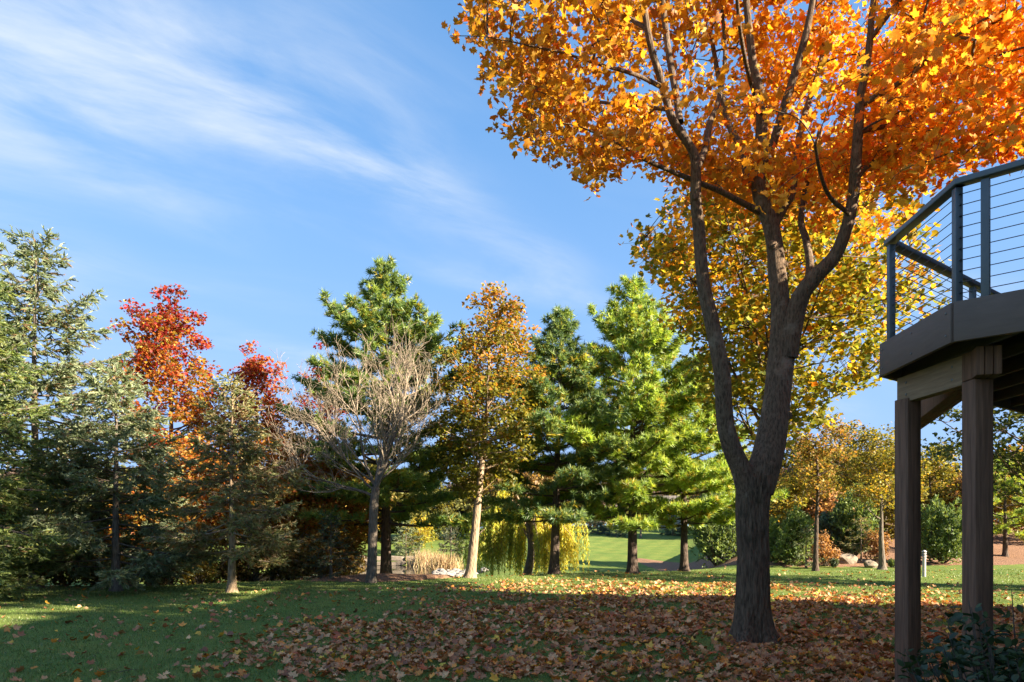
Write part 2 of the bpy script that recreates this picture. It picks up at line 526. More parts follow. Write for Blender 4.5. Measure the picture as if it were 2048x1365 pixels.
def strip_bed(name, front, back, label, nu=140, nv=30, lift=0.025, mound=0.0):
    fr = resample(front, 40); bk = resample(back, 40)
    tt = np.linspace(0, 1, nu)
    fi = lambda p: np.stack([np.interp(tt, np.linspace(0, 1, len(p)), p[:, k]) for k in (0, 1)], -1)
    a, b = fi(fr), fi(bk)
    wob = 0.25 * vnoise(np.stack([tt * 60, tt * 0, tt * 0], -1), 9)[:, None]
    d = norm(b - a); a = a + d * wob
    v_ = np.linspace(0, 1, nv)[None, :, None]
    P = a[:, None] * (1 - v_) + b[:, None] * v_
    edge = np.minimum(1, np.minimum(np.arange(nv), nv - 1 - np.arange(nv)) / 3.0)[None, :]
    eu = np.minimum(1, np.minimum(np.arange(nu), nu - 1 - np.arange(nu)) / 5.0)[:, None]
    Z = ground_z(P[..., 0], P[..., 1]) + lift * edge * eu * 2 - 0.01 + mound * np.sin(np.pi * v_[..., 0]) * np.sin(np.pi * tt)[:, None]
    Z = Z + 0.02 * vnoise(np.stack([P[..., 0] * 3, P[..., 1] * 3, P[..., 0] * 0], -1), 4) * edge * eu
    V = np.concatenate([P, Z[..., None]], -1).reshape(-1, 3)
    i, j = np.meshgrid(np.arange(nu - 1), np.arange(nv - 1), indexing='ij')
    Fq = np.stack([i * nv + j, (i + 1) * nv + j, (i + 1) * nv + j + 1, i * nv + j + 1], -1).reshape(-1, 4)
    o = link(name, np_mesh(name, V, Fq, M['mulch'], smooth=True))
    return tag(o, label, "mulch", kind="structure")
strip_bed("mulch_bed", [(9.0, 30.5), (11.2, 28.9), (15.0, 29.0), (19, 29.8), (25, 30.5), (34, 31.5)],
          [(8.4, 52), (13, 46), (18, 45), (24, 45), (30, 46), (38, 47)], "brown mulch bank under the junipers and boulders", 90, 40)
strip_bed("mulch_ring", [(-6.6, 21.2), (-5.0, 20.9), (-3.4, 21.6), (-1.8, 23.2)], [(-6.4, 23.2), (-5.0, 24.2), (-3.4, 24.4), (-1.9, 24.0)],
          "reddish mulch mound around the two trunks beside the pond", 60, 20, 0.03, 0.12)

# ------------------------------------------------------------------ leaf templates
def maple_leaf(detail=2, fold=0.16, curl=0.0):
    """blade in the XY plane, stem end at origin, tip towards +Y, length about 1"""
    if detail == 2:
        half = [(0.34, 0.03), (0.27, 0.22), (0.58, 0.44), (0.42, 0.56), (0.46, 0.74), (0.19, 0.64)]
        pts = [(0, 0.0)] + half + [(0, 1.02)] + [(-a, b) for a, b in half[::-1]]
    else:
        half = [(0.32, 0.08), (0.52, 0.48), (0.22, 0.58)]
        pts = [(0, 0.0)] + half + [(0, 1.0)] + [(-a, b) for a, b in half[::-1]]
    V = [(0, 0.36, 0)] + [(a, b, 0) for a, b in pts]
    V = np.array(V)
    r = np.hypot(V[:, 0], V[:, 1] - 0.36)
    V[:, 2] = fold * np.abs(V[:, 0]) + curl * r ** 2 - 0.05 * np.sin(V[:, 1] * 5)
    k = len(pts)
    Fc = np.array([[0, 1 + i, 1 + (i + 1) % k] for i in range(k)])
    return V, Fc
def small_leaf(fold=0.15):
    V = np.array([(0, 0, 0), (0.38, 0.45, fold), (0, 1.0, 0.0), (-0.38, 0.45, fold)], float)
    return V, np.array([[0, 1, 2], [0, 2, 3]])
ML2 = maple_leaf(2); ML1 = maple_leaf(1); SL = small_leaf()

def leaf_cloud(geo, tmpl, pos, size, tint, g, up=0.55, droop=0.5):
    """leaves at pos; normals lean up and are otherwise random, blades hang a little"""
    N = len(pos)
    nrm = g.normal(size=(N, 3)); nrm[:, 2] = np.abs(nrm[:, 2]) * 0.8 + up
    Rm = frames(nrm, None, g)
    V, Fc = scatter(tmpl[0] - np.array([0, 0.2, 0]), tmpl[1], pos, Rm, size)
    geo.add(V, Fc, np.repeat(tint, len(tmpl[0]), 0))

def pick(pal, w, N, g, jit=0.12):
    pal = np.array(pal, float); w = np.array(w, float); w = w / w.sum()
    c = pal[g.choice(len(pal), N, p=w)]
    return np.clip(c * (1 + jit * g.normal(size=(N, 1))) * (1 + 0.06 * g.normal(size=(N, 3))), 0.004, 0.9)

PROFILE = {
    'oval': ([0, .12, .35, .6, .85, 1], [.25, .75, 1, .92, .55, .08]),
    'round': ([0, .1, .3, .55, .8, 1], [.35, .8, 1, 1, .72, .15]),
    'column': ([0, .1, .4, .7, .9, 1], [.7, 1, .95, .8, .5, .1]),
    'cone': ([0, .05, .3, .6, .85, 1], [.5, .9, 1, .6, .25, .03]),
    'top': ([0, .12, .3, .5, .68, .85, 1], [.22, .48, .70, .92, 1, .80, .25]),
    'vase': ([0, .2, .5, .8, 1], [.2, .5, .85, 1, .5]),
}

def deciduous(name, label, X, D, topz, crown_z0, Wd, colour, seed, nclump=120, per=60, leaf=0.09, tmpl=None, clump=0.34,
              trunk_r=0.12, profile='oval', bark='bark_grey', group=None, lean=(0, 0), depth=None, trunk_to=0.85, fork=None,
              nmain=18, squash=0.7, trunk_path=None, flatten=0.0, wobble=0.3, accept=None):
    g = np.random.default_rng(seed)
    tmpl = tmpl or SL
    bz = float(ground_z(X, D)) - 0.03
    base = np.array([X, D, bz])
    H = topz - bz
    root = empty(name, base, label, "tree", group)
    # trunk
    top = base + np.array([lean[0], lean[1], H * trunk_to])
    tt = np.concatenate([[0, 0.012, 0.03, 0.06], np.linspace(0.1, 1, 12)]); n = len(tt)
    path = base + (top - base) * tt[:, None]
    path[:, :2] += np.stack([vnoise(np.stack([tt * 3.1, tt * 0 + seed, tt * 0], -1), seed), vnoise(np.stack([tt * 3.1, tt * 0 + seed, tt * 0 + 9], -1), seed)], -1) * 0.16 * (tt[:, None]) ** 0.7 * H / 8
    if trunk_path is not None:
        path = resample(np.asarray(trunk_path, float), 4); tt = np.linspace(0, 1, len(path))
    rad = trunk_r * (1 - 0.9 * tt ** 0.85) + 0.012
    rad = rad * (1 + 0.6 * np.exp(-(path[:, 2] - bz) / 0.13))
    V, Fq = tubes(path[None], rad[None], 12)
    tg = Geo(); tg.add(V, Fq)
    link("trunk", tg.mesh("trunk", M[bark], True, base), root)
    # clump centres in the crown
    pr = PROFILE[profile]
    t_ = g.uniform(0, 1, nclump * 8)
    keep = g.uniform(0, 1, len(t_)) < np.interp(t_, *pr) ** 1.3
    t_ = t_[keep][:nclump]
    nc = len(t_)
    th = g.uniform(0, 2 * np.pi, nc)
    rho = g.uniform(0.05, 1, nc) ** 0.55
    lob = 1 + wobble * vnoise(np.stack([np.cos(th) * 1.6 + seed, np.sin(th) * 1.6, t_ * 4], -1), seed + 2)
    rr = np.interp(t_, *pr) * Wd * rho * lob
    axx = np.interp(crown_z0 + t_ * (topz - crown_z0), path[:, 2], path[:, 0])
    axy = np.interp(crown_z0 + t_ * (topz - crown_z0), path[:, 2], path[:, 1])
    dp = depth or 1.0
    C = np.stack([axx + rr * np.cos(th), axy + rr * np.sin(th) * dp, crown_z0 + t_ * (topz - crown_z0) * 0.99 - flatten * rr], -1)
    if accept is not None:
        ok_ = accept(C); C, rho, rr, th = C[ok_], rho[ok_], rr[ok_], th[ok_]; nc = len(C)
    # main branches
    score = rho + g.uniform(0, 0.5, nc)
    main = np.argsort(-score)[:nmain]
    a_z = C[main, 2] - rr[main] * g.uniform(0.35, 1.0, len(main))
    a_z = np.clip(a_z, max(bz + 0.15 * H, crown_z0 - 0.10 * H) + g.uniform(0, 0.22, len(main)) ** 1.0 * H, path[-1, 2] - 0.02)
    A = np.stack([np.interp(a_z, path[:, 2], path[:, k]) for k in range(3)], -1)
    ctrl = A * 0.45 + C[main] * 0.55; ctrl[:, 2] -= 0.16 * rr[main]
    ctrl += g.normal(size=ctrl.shape) * 0.08 * rr[main][:, None]
    MP = bez(A, ctrl, C[main], 8)
    r0 = np.clip(np.interp(a_z, path[:, 2], rad) * 0.5, 0.012, 0.09)
    bg = Geo()
    V, Fq = tubes(MP, r0[:, None] * np.linspace(1, 0.18, 8)[None], 6); bg.add(V, Fq)
    # twigs to the other clumps
    S = np.concatenate([MP[:, 2:].reshape(-1, 3), path[n // 2:]])
    oth = np.setdiff1d(np.arange(nc), main)
    if len(oth):
        dd = np.linalg.norm(C[oth][:, None] - S[None], axis=2) + np.where(S[None, :, 2] > C[oth][:, None, 2] - 0.05, 0.8, 0)
        A2 = S[np.argmin(dd, 1)]
        c2 = (A2 + C[oth]) / 2; c2[:, 2] -= 0.05; c2 += g.normal(size=c2.shape) * 0.06
        kq = 5 if D < 20 else 3
        TP = bez(A2, c2, C[oth], kq)
        V, Fq = tubes(TP, np.linspace(0.016, 0.004, kq)[None].repeat(len(oth), 0) * (0.6 + trunk_r * 3), 4 if D < 20 else 3); bg.add(V, Fq)
    # leaves
    cr = clump * g.uniform(0.6, 1.35, nc)
    idx = np.repeat(np.arange(nc), g.poisson(per * (cr / clump) ** 2, nc))
    off = g.normal(size=(len(idx), 3)); off = norm(off) * (g.uniform(0, 1, (len(idx), 1)) ** 0.5)
    off[:, 2] *= squash
    pos = C[idx] + off * cr[idx][:, None] * 1.25
    # fine twigs inside each clump
    tw = g.choice(len(pos), min(len(pos) // 14, 650 if D < 30 else 120), replace=False)
    TP = np.stack([C[idx[tw]], (C[idx[tw]] + pos[tw]) / 2 + g.normal(size=(len(tw), 3)) * 0.03, pos[tw]], 1)
    V, Fq = tubes(TP, np.tile([0.006, 0.004, 0.002], (len(tw), 1)) * (0.7 + trunk_r * 2), 3); bg.add(V, Fq)
    link("branches", bg.mesh("branches", M[bark], True, base), root)
    rel = (pos[:, 2] - crown_z0) / (topz - crown_z0)
    outer = np.clip(np.linalg.norm((pos - np.stack([np.interp(pos[:, 2], path[:, 2], path[:, 0]), np.interp(pos[:, 2], path[:, 2], path[:, 1]), pos[:, 2]], -1))[:, :2], axis=1) / Wd, 0, 1.4)
    cj = g.normal(size=nc)[idx]
    tint = colour(rel, outer, cj, len(pos), g)
    sz = leaf * g.uniform(0.65, 1.3, len(pos))
    lg = Geo(); leaf_cloud(lg, tmpl, pos - base, sz, tint, g)
    link("crown", lg.mesh("crown", M['leaf']), root)["kind"] = "stuff"
    return root

def blend_pal(lo, hi, mid=0.5, soft=0.25, jit=0.14, cw=0.12):
    """palette that changes with height in the crown"""
    lo = np.array(lo, float); hi = np.array(hi, float)
    def f(rel, outer, cj, N, g):
        k = np.clip(sstep(mid - soft, mid + soft, rel + 0.16 * cj + 0.12 * g.normal(size=N)), 0, 1)
        isHi = g.uniform(0, 1, N) < k
        a = lo[g.integers(0, len(lo), N)]; b = hi[g.integers(0, len(hi), N)]
        c = np.where(isHi[:, None], b, a) * (1 + cw * cj[:, None]) * (1 + jit * g.normal(size=(N, 1)))
        return np.clip(c, 0.004, 0.9)
    return f

# ------------------------------------------------------------------ conifers
def needle_tuft(nn, seed, length=1.0, w=0.085, spread=(18, 78)):
    g = np.random.default_rng(seed)
    V, Fc = [], []
    for i in range(nn):
        th = g.uniform(0, 2 * np.pi); ph = R(g.uniform(*spread))
        d = np.array([math.sin(ph) * math.cos(th), math.sin(ph) * math.sin(th), math.cos(ph)])
        s = np.cross(d, g.normal(size=3)); s /= np.linalg.norm(s)
        L = length * g.uniform(0.75, 1.1)
        b = np.array([0, 0, g.uniform(-0.25, 0.1)])
        k = len(V)
        V += [b + s * w * 0.5, b - s * w * 0.5, b + d * L]
        Fc.append((k, k + 1, k + 2))
    return np.array(V), np.array(Fc)
PT = [needle_tuft(10, 100 + i, w=0.15) for i in range(6)]

def spruce_twig(seed):
    g = np.random.default_rng(seed)
    V = [(0.085, 0, 0.35), (-0.085, 0, 0.35), (0, 0, 1), (0, 0, -0.05), (0, 0.085, 0.35), (0, -0.085, 0.35)]
    Fc = [(0, 1, 2), (0, 3, 1), (4, 5, 2), (4, 3, 5)]
    for i in range(5):
        th = g.uniform(0, 2 * np.pi); ph = R(g.uniform(30, 65)); z = g.uniform(0.0, 0.95)
        d = np.array([math.sin(ph) * math.cos(th), math.sin(ph) * math.sin(th), math.cos(ph)])
        s = np.cross(d, g.normal(size=3)); s /= np.linalg.norm(s)
        b = np.array([0, 0, z]); k = len(V)
        V += [b + s * 0.06, b - s * 0.06, b + d * 0.36]
        Fc.append((k, k + 1, k + 2))
    return np.array(V, float), np.array(Fc)
ST = [spruce_twig(200 + i) for i in range(4)]

def conifer_shell(name, label, X, D, topz, cat_group, bark, trunk_r, lean=(0.0, 0.0), cat="tree"):
    bz = float(ground_z(X, D)) - 0.03
    base = np.array([X, D, bz])
    root = empty(name, base, label, cat, cat_group)
    tt = np.concatenate([[0, 0.012, 0.03, 0.06], np.linspace(0.1, 1, 12)])
    path = base + np.array([lean[0], lean[1], topz - bz]) * tt[:, None]
    path[:, 0] += 0.03 * (topz - bz) / 8 * np.sin(tt * 9 + X) * tt
    rad = (trunk_r * (1 - 0.96 * tt ** 0.8) + 0.006) * (1 + 0.6 * np.exp(-(path[:, 2] - bz) / 0.14))
    V, Fq = tubes(path[None], rad[None], 12)
    tg = Geo(); tg.add(V, Fq)
    link("trunk", tg.mesh("trunk", M[bark], True, base), root)
    return root, base, path, rad

def pine(name, label, X, D, topz, z0, Rmax, pal, pw, seed, group=None, trunk_r=0.16, lean=(0, 0), dens=1.0, needle=0.17, keep=1.0, yellow=0.1,
         wh=0.50, prof=None, tipw=0.35):
    g = np.random.default_rng(seed)
    root, base, path, rad = conifer_shell(name, label, X, D, topz, group, 'bark_pine', trunk_r, lean)
    prof = prof or ([0, .08, .25, .5, .72, .86, .95, 1], [.75, 1, .92, .68, .38, .18, .07, .02])
    bg = Geo(); tp, td, tc_ = [], [], []
    zs = []
    z = z0
    while z < topz - 0.25:
        zs.append(z); z += wh * g.uniform(0.75, 1.25) * (1 - 0.35 * (z - z0) / (topz - z0))
    for z in zs:
        t = (z - z0) / (topz - z0)
        nb = g.integers(4, 7)
        th0 = g.uniform(0, 2 * np.pi)
        for b in range(nb):
            if g.uniform() > keep: continue
            th = th0 + b * 2 * np.pi / nb + g.normal() * 0.2
            L = Rmax * np.interp(t, *prof) * g.uniform(0.62, 1.18) + 0.2
            el = R(np.interp(t, [0, .3, .7, 1], [-6, 6, 24, 60]) + g.normal() * 6)
            s = np.linspace(0, 1, 9)[:, None]
            d = np.array([math.cos(th), math.sin(th), 0])
            zz = z + g.normal() * 0.1
            a = np.array([np.interp(zz, path[:, 2], path[:, 0]), np.interp(zz, path[:, 2], path[:, 1]), zz])
            side = np.array([-d[1], d[0], 0])
            P = a + d * L * s * math.cos(el) + np.array([0, 0, 1]) * (L * s * math.sin(el) + 0.16 * L * s ** 2.2) + side * 0.12 * L * s ** 2 * g.normal()
            r0 = max(0.012, 0.016 * L)
            V, Fq = tubes(P[None], (r0 * np.linspace(1, 0.25, 9))[None], 5); bg.add(V, Fq)
            # branchlets
            nbl = max(8, int(L * 15 * dens))
            ss = g.uniform(0.22, 1.0, nbl) ** 0.8
            st = np.stack([np.interp(ss, s[:, 0], P[:, k]) for k in range(3)], -1)
            sg = np.where(np.arange(nbl) % 2, 1, -1)
            ang = R(48) * sg + g.normal(size=nbl) * 0.25
            dirs = d[None] * np.cos(ang)[:, None] + side[None] * np.sin(ang)[:, None]
            dirs[:, 2] += g.uniform(0.05, 0.55, nbl)
            dirs = norm(dirs)
            ln = np.clip(0.42 * L * (1.15 - ss), 0.16, 0.75) * g.uniform(0.7, 1.3, nbl)
            en = st + dirs * ln[:, None]
            BP = np.stack([st, (st + en) / 2 - np.array([0, 0, 0.02]), en], 1)
            V, Fq = tubes(BP[:, ::2], np.tile([0.007, 0.003], (nbl, 1)), 3); bg.add(V, Fq)
            k = np.clip((ln / 0.085).astype(int), 2, 8)
            idx = np.repeat(np.arange(nbl), k)
            f = g.uniform(0.3, 1.05, len(idx))
            tp.append(st[idx] + dirs[idx] * (ln[idx] * f)[:, None] + g.normal(size=(len(idx), 3)) * 0.035)
            dd = dirs[idx] + np.array([0, 0, 0.35]) + 0.35 * g.normal(size=(len(idx), 3))
            td.append(dd); tc_.append(f * 0.5 + 0.5 * np.repeat(ss, k))
    # leader tufts
    lz = np.linspace(topz - 0.9, topz, 22)
    tp.append(np.stack([np.interp(lz, path[:, 2], path[:, 0]), np.interp(lz, path[:, 2], path[:, 1]), lz], -1))
    td.append(np.tile([0, 0, 1.0], (22, 1)) + 0.3 * g.normal(size=(22, 3))); tc_.append(np.ones(22))
    link("branches", bg.mesh("branches", M['bark_pine'], True, base), root)
    tp = np.concatenate(tp); td = np.concatenate(td); tc_ = np.concatenate(tc_)
    N = len(tp)
    pal = np.array(pal, float)
    noise = vnoise(tp * 1.1, seed)
    w = np.array(pw) / np.sum(pw)
    tint = pal[g.choice(len(pal), N, p=w)] * (1 + 0.25 * noise[:, None]) * (1 + 0.14 * g.normal(size=(N, 1)))
    old = g.uniform(0, 1, N) < yellow * (1.6 - tc_) * (1 + noise)
    tint *= 1.7
    tint[old] = np.array([0.46, 0.38, 0.06]) * g.uniform(0.7, 1.2, (old.sum(), 1))
    tint = np.clip(tint, 0.004, 0.8)
    Rm = frames(td, None, g)
    sz = needle * g.uniform(0.75, 1.25, N)
    lg = Geo()
    wch = g.integers(0, len(PT), N)
    for k in range(len(PT)):
        q = wch == k
        V, Fc = scatter(PT[k][0], PT[k][1], tp[q] - base, Rm[q], sz[q])
        lg.add(V, Fc, np.repeat(tint[q], len(PT[k][0]), 0))
    link("crown", lg.mesh("crown", M['needle']), root)["kind"] = "stuff"
    return root, N

def spruce(name, label, X, D, topz, z0, Rmax, pal, pw, seed, group=None, trunk_r=0.14, step=0.115, twig=0.17, dens=1.0, brown=0.05,
           bare_low=0.0, bark='bark_grey', prof=None, lean=(0, 0), cat="tree", droop=1.0):
    g = np.random.default_rng(seed)
    root, base, path, rad = conifer_shell(name, label, X, D, topz, group, bark, trunk_r, lean, cat)
    prof = prof or ([0, .06, .2, .5, .8, .95, 1], [.7, .95, 1, .68, .32, .12, .03])
    bg = Geo(); tp, td, tq = [], [], []
    z = z0; i = 0
    while z < topz - 0.12:
        t = (z - z0) / (topz - z0)
        th = i * 2.39996 + g.normal() * 0.35; i += 1
        L = Rmax * np.interp(t, *prof) * g.uniform(0.68, 1.2) + 0.08
        el = R(np.interp(t, [0, .35, .75, 1], [-16, -4, 18, 50]) * droop + g.normal() * 6)
        s = np.linspace(0, 1, 8)[:, None]
        d = np.array([math.cos(th), math.sin(th), 0]); side = np.array([-d[1], d[0], 0])
        a = np.array([np.interp(z, path[:, 2], path[:, 0]), np.interp(z, path[:, 2], path[:, 1]), z])
        P = a + d * L * s * math.cos(el) + np.array([0, 0, 1]) * (L * s * math.sin(el) + 0.17 * L * s ** 2.5) + side * 0.08 * L * s ** 2 * g.normal()
        V, Fq = tubes(P[None], (max(0.007, 0.011 * L) * np.linspace(1, 0.25, 8))[None], 4); bg.add(V, Fq)
        lo = bare_low if t < 0.4 else 0.12
        nbl = max(6, int(L * 16 * dens))
        ss = g.uniform(max(0.12, lo), 1.0, nbl)
        st = np.stack([np.interp(ss, s[:, 0], P[:, k]) for k in range(3)], -1)
        sg = np.where(np.arange(nbl) % 2, 1, -1)
        ang = R(46) * sg + g.normal(size=nbl) * 0.22
        dirs = d[None] * np.cos(ang)[:, None] + side[None] * np.sin(ang)[:, None]
        dirs[:, 2] += g.uniform(-0.85, 0.30, nbl)
        dirs = norm(dirs)
        ln = np.clip(0.40 * L * (1.1 - ss), 0.12, 0.62) * g.uniform(0.7, 1.3, nbl)
        en = st + dirs * ln[:, None]
        V, Fq = tubes(np.stack([st, en], 1), np.tile([0.006, 0.003], (nbl, 1)), 3); bg.add(V, Fq)
        k = np.clip((ln / 0.054).astype(int), 3, 11)
        idx = np.repeat(np.arange(nbl), k)
        f = g.uniform(0.1, 0.95, len(idx))
        tp.append(st[idx] + dirs[idx] * (ln[idx] * f)[:, None])
        sd = np.cross(dirs[idx], [0, 0, 1.0]) * np.where(g.uniform(size=len(idx)) < .5, 1, -1)[:, None]
        td.append(dirs[idx] * 1.0 + sd * g.uniform(0.1, 0.9, (len(idx), 1)) + np.array([0, 0, 0.12]) + 0.2 * g.normal(size=(len(idx), 3)))
        tq.append(np.repeat(ss, k))
        # end of the branch
        tp.append(P[-3:]); td.append(np.tile(P[-1] - P[-2], (3, 1)) * 6 + 0.25 * g.normal(size=(3, 3))); tq.append(np.ones(3))
        z += step * g.uniform(0.6, 1.4) * (1 - 0.3 * t)
    lz = np.linspace(topz - 0.6, topz - 0.02, 22)
    tp.append(np.stack([np.interp(lz, path[:, 2], path[:, k]) for k in range(3)], -1))
    td.append(np.tile([0, 0, 0.9], (22, 1)) + 0.5 * g.normal(size=(22, 3))); tq.append(np.ones(22))
    link("branches", bg.mesh("branches", M['bark_bare'] if brown > 0.1 else M[bark], True, base), root)
    tp = np.concatenate(tp); td = np.concatenate(td); tq = np.concatenate(tq)
    N = len(tp)
    pal = np.array(pal, float); w = np.array(pw) / np.sum(pw)
    nz = vnoise(tp * 1.3, seed)
    tint = pal[g.choice(len(pal), N, p=w)] * (1 + 0.25 * nz[:, None]) * (1 + 0.14 * g.normal(size=(N, 1)))
    br = g.uniform(0, 1, N) < brown * (1.7 - 1.2 * tq)
    tint *= 1.65
    tint[br] = np.array([0.28, 0.18, 0.09]) * g.uniform(0.6, 1.2, (br.sum(), 1))
    tint = np.clip(tint, 0.004, 0.8)
    Rm = frames(td, None, g); sz = 1.0 * twig * g.uniform(0.7, 1.3, N)
    lg = Geo(); wch = g.integers(0, len(ST), N)
    for k in range(len(ST)):
        q = wch == k
        V, Fc = scatter(ST[k][0], ST[k][1], tp[q] - base, Rm[q], sz[q])
        lg.add(V, Fc, np.repeat(tint[q], len(ST[k][0]), 0))
    link("crown", lg.mesh("crown", M['needle']), root)["kind"] = "stuff"
    return root, N

def juniper(name, label, X, D, topz, Wd, pal, seed, group=None, n=2600, twig=0.2, dp=1.0):
    """dense evergreen shrub: many upright sprays on short leaders"""
    g = np.random.default_rng(seed)
    bz = float(ground_z(X, D)) - 0.02
    base = np.array([X, D, bz]); H = topz - bz
    root = empty(name, base, label, "shrub", group)
    nl = 16
    th = g.uniform(0, 2 * np.pi, nl); rr = Wd * 0.75 * np.sqrt(g.uniform(0.02, 1, nl))
    hh = H * (1 - 0.45 * (rr / Wd) ** 1.5) * g.uniform(0.8, 1.02, nl)
    tops = np.stack([rr * np.cos(th), rr * np.sin(th) * dp, hh], -1)
    a = np.zeros((nl, 3)); c = tops * np.array([0.9, 0.9, 0.35])
    P = bez(a, c, tops, 7)
    V, Fq = tubes(P, np.linspace(0.035, 0.006, 7)[None].repeat(nl, 0), 5)
    bg = Geo(); bg.add(V, Fq)
    li = g.integers(0, nl, n); f = g.uniform(0.12, 1, n) ** 0.8
    st = np.stack([[np.interp(f[i], np.linspace(0, 1, 7), P[li[i], :, k]) for k in range(3)] for i in range(n)])
    off = g.normal(size=(n, 3)); off[:, 2] *= 0.5
    off = norm(off) * (g.uniform(0, 1, (n, 1)) ** 0.6) * (0.42 * Wd * (1.15 - f * 0.85))[:, None]
    pos = st + off; pos[:, 2] = np.maximum(pos[:, 2], 0.05)
    q = g.choice(n, n // 8, replace=False)
    V, Fq = tubes(np.stack([st[q], pos[q]], 1), np.tile([0.006, 0.003], (len(q), 1)), 3); bg.add(V, Fq)
    link("stems", bg.mesh("stems", M['bark_twig'], True), root)
    dr = off * 1.2 + np.array([0, 0, 0.32]) + 0.16 * g.normal(size=(n, 3))
    pal = np.array(pal, float)
    tint = 1.6 * pal[g.integers(0, len(pal), n)] * (1 + 0.25 * vnoise(pos * 2.2, seed)[:, None]) * (1 + 0.15 * g.normal(size=(n, 1)))
    tint = np.clip(tint, 0.004, 0.8)
    Rm = frames(dr, None, g); sz = twig * g.uniform(0.7, 1.3, n)
    lg = Geo(); wch = g.integers(0, 4, n)
    for k in range(4):
        m_ = wch == k
        V, Fc = scatter(ST[k][0] * np.array([1.6, 1.6, 1]), ST[k][1], pos[m_], Rm[m_], sz[m_])
        lg.add(V, Fc, np.repeat(tint[m_], len(ST[k][0]), 0))
    link("foliage", lg.mesh("foliage", M['needle']), root)["kind"] = "stuff"
    return root

def leafy_shrub(name, label, X, D, H, Wd, colour, seed, group=None, nclump=40, per=40, leaf=0.07, stems=9, clump=0.22):
    g = np.random.default_rng(seed)
    bz = float(ground_z(X, D)) - 0.02
    base = np.array([X, D, bz])
    root = empty(name, base, label, "shrub", group)
    th = g.uniform(0, 2 * np.pi, nclump); u_ = g.uniform(0, 1, nclump) ** 0.5; ph = g.uniform(0.05, 1, nclump)
    C = np.stack([Wd * u_ * np.cos(th) * np.sqrt(1 - 0.5 * ph ** 2), Wd * u_ * np.sin(th) * np.sqrt(1 - 0.5 * ph ** 2), H * (0.15 + 0.8 * ph * (1 - 0.35 * u_ ** 2))], -1)
    a = g.normal(size=(nclump, 3)) * 0.06; a[:, 2] = 0
    P = bez(a, C * np.array([0.55, 0.55, 0.45]), C, 6)
    bg = Geo(); V, Fq = tubes(P, np.linspace(0.014, 0.004, 6)[None].repeat(nclump, 0), 4); bg.add(V, Fq)
    link("stems", bg.mesh("stems", M['bark_grey'], True), root)
    idx = np.repeat(np.arange(nclump), g.poisson(per, nclump))
    off = norm(g.normal(size=(len(idx), 3))) * g.uniform(0, 1, (len(idx), 1)) ** 0.5 * clump * 1.3
    pos = C[idx] + off; pos[:, 2] = np.maximum(pos[:, 2], 0.03)
    tint = colour(pos[:, 2] / H, u_[idx], g.normal(size=nclump)[idx], len(idx), g)
    lg = Geo(); leaf_cloud(lg, SL, pos, leaf * g.uniform(0.7, 1.3, len(pos)), tint, g)
    link("foliage", lg.mesh("foliage", M['leaf']), root)["kind"] = "stuff"
    return root

# ------------------------------------------------------------------ house (stands right of the view; its roofs shade the near lawn)
M['siding'] = plain_material("siding", (0.34, 0.29, 0.23), 0.8, 0, 0.06, 3.0)
M['roof'] = plain_material("roof_shingle", (0.09, 0.08, 0.075), 0.95, 0, 0.3, 18.0)
M['glass'] = plain_material("window_glass", (0.03, 0.035, 0.04), 0.05, 0, 0.05, 1.0, None, 0.0, 0.6)
M['trim'] = plain_material("white_trim", (0.50, 0.49, 0.47), 0.6, 0, 0.05, 3.0)
def gable_block(root, x0, x1, y0, y1, eave, ridge, axis, z0=-0.3):
    o = np.array(root.location)
    if axis == 'x':
        ym = (y0 + y1) / 2
        V = [(x0, y0, z0), (x0, y1, z0), (x0, y1, eave), (x0, ym, ridge), (x0, y0, eave)]
        V += [(x1, b, c) for a, b, c in V]
    else:
        xm = (x0 + x1) / 2
        V = [(x0, y0, z0), (x1, y0, z0), (x1, y0, eave), (xm, y0, ridge), (x0, y0, eave)]
        V += [(a, y1, c) for a, b, c in V]
    bm_ = bpy.data.meshes.new("wall")
    bm_.from_pydata([tuple(np.array(v) - o) for v in V], [], [(0, 1, 2, 3, 4), (9, 8, 7, 6, 5), (0, 5, 6, 1), (1, 6, 7, 2), (4, 9, 5, 0)])
    bm_.materials.append(M['siding'])
    link("wall", bm_, root)
    ov = 0.4; th = 0.22
    for s in (-1, 1):
        if axis == 'x':
            h = (y1 - y0) / 2; ym = (y0 + y1) / 2; sl = (ridge - eave) / h
            a = np.array([0, ym, ridge + 0.1]); b = np.array([0, ym + s * (h + ov), eave - ov * sl + 0.1])
            P = [(x0 - ov, *a[1:]), (x1 + ov, *a[1:]), (x1 + ov, *b[1:]), (x0 - ov, *b[1:])]
        else:
            h = (x1 - x0) / 2; xm = (x0 + x1) / 2; sl = (ridge - eave) / h
            a = (xm, ridge + 0.1); b = (xm + s * (h + ov), eave - ov * sl + 0.1)
            P = [(a[0], y0 - ov, a[1]), (a[0], y1 + ov, a[1]), (b[0], y1 + ov, b[1]), (b[0], y0 - ov, b[1])]
        P = np.array(P) - o
        V8 = np.vstack([P, P + np.array([0, 0, th])])
        F6 = np.array([[3, 2, 1, 0], [4, 5, 6, 7], [0, 1, 5, 4], [1, 2, 6, 5], [2, 3, 7, 6], [3, 0, 4, 7]])
        link("roof", np_mesh("roof", V8, F6, M['roof']), root)
house = empty("house", (14, 4, 0), "two storey tan house with gabled roofs beside the deck", "house")
gable_block(house, 10.2, 17.8, -14.0, 3.0, 5.8, 11.1, 'y')
gable_block(house, 10.25, 17.7, 3.1, 9.2, 5.6, 10.0, 'y')
gable_block(house, 10.25, 15.2, 9.3, 10.7, 5.5, 7.8, 'y')
gable_block(house, 3.0, 10.1, -14.0, -1.0, 5.6, 8.8, 'y')
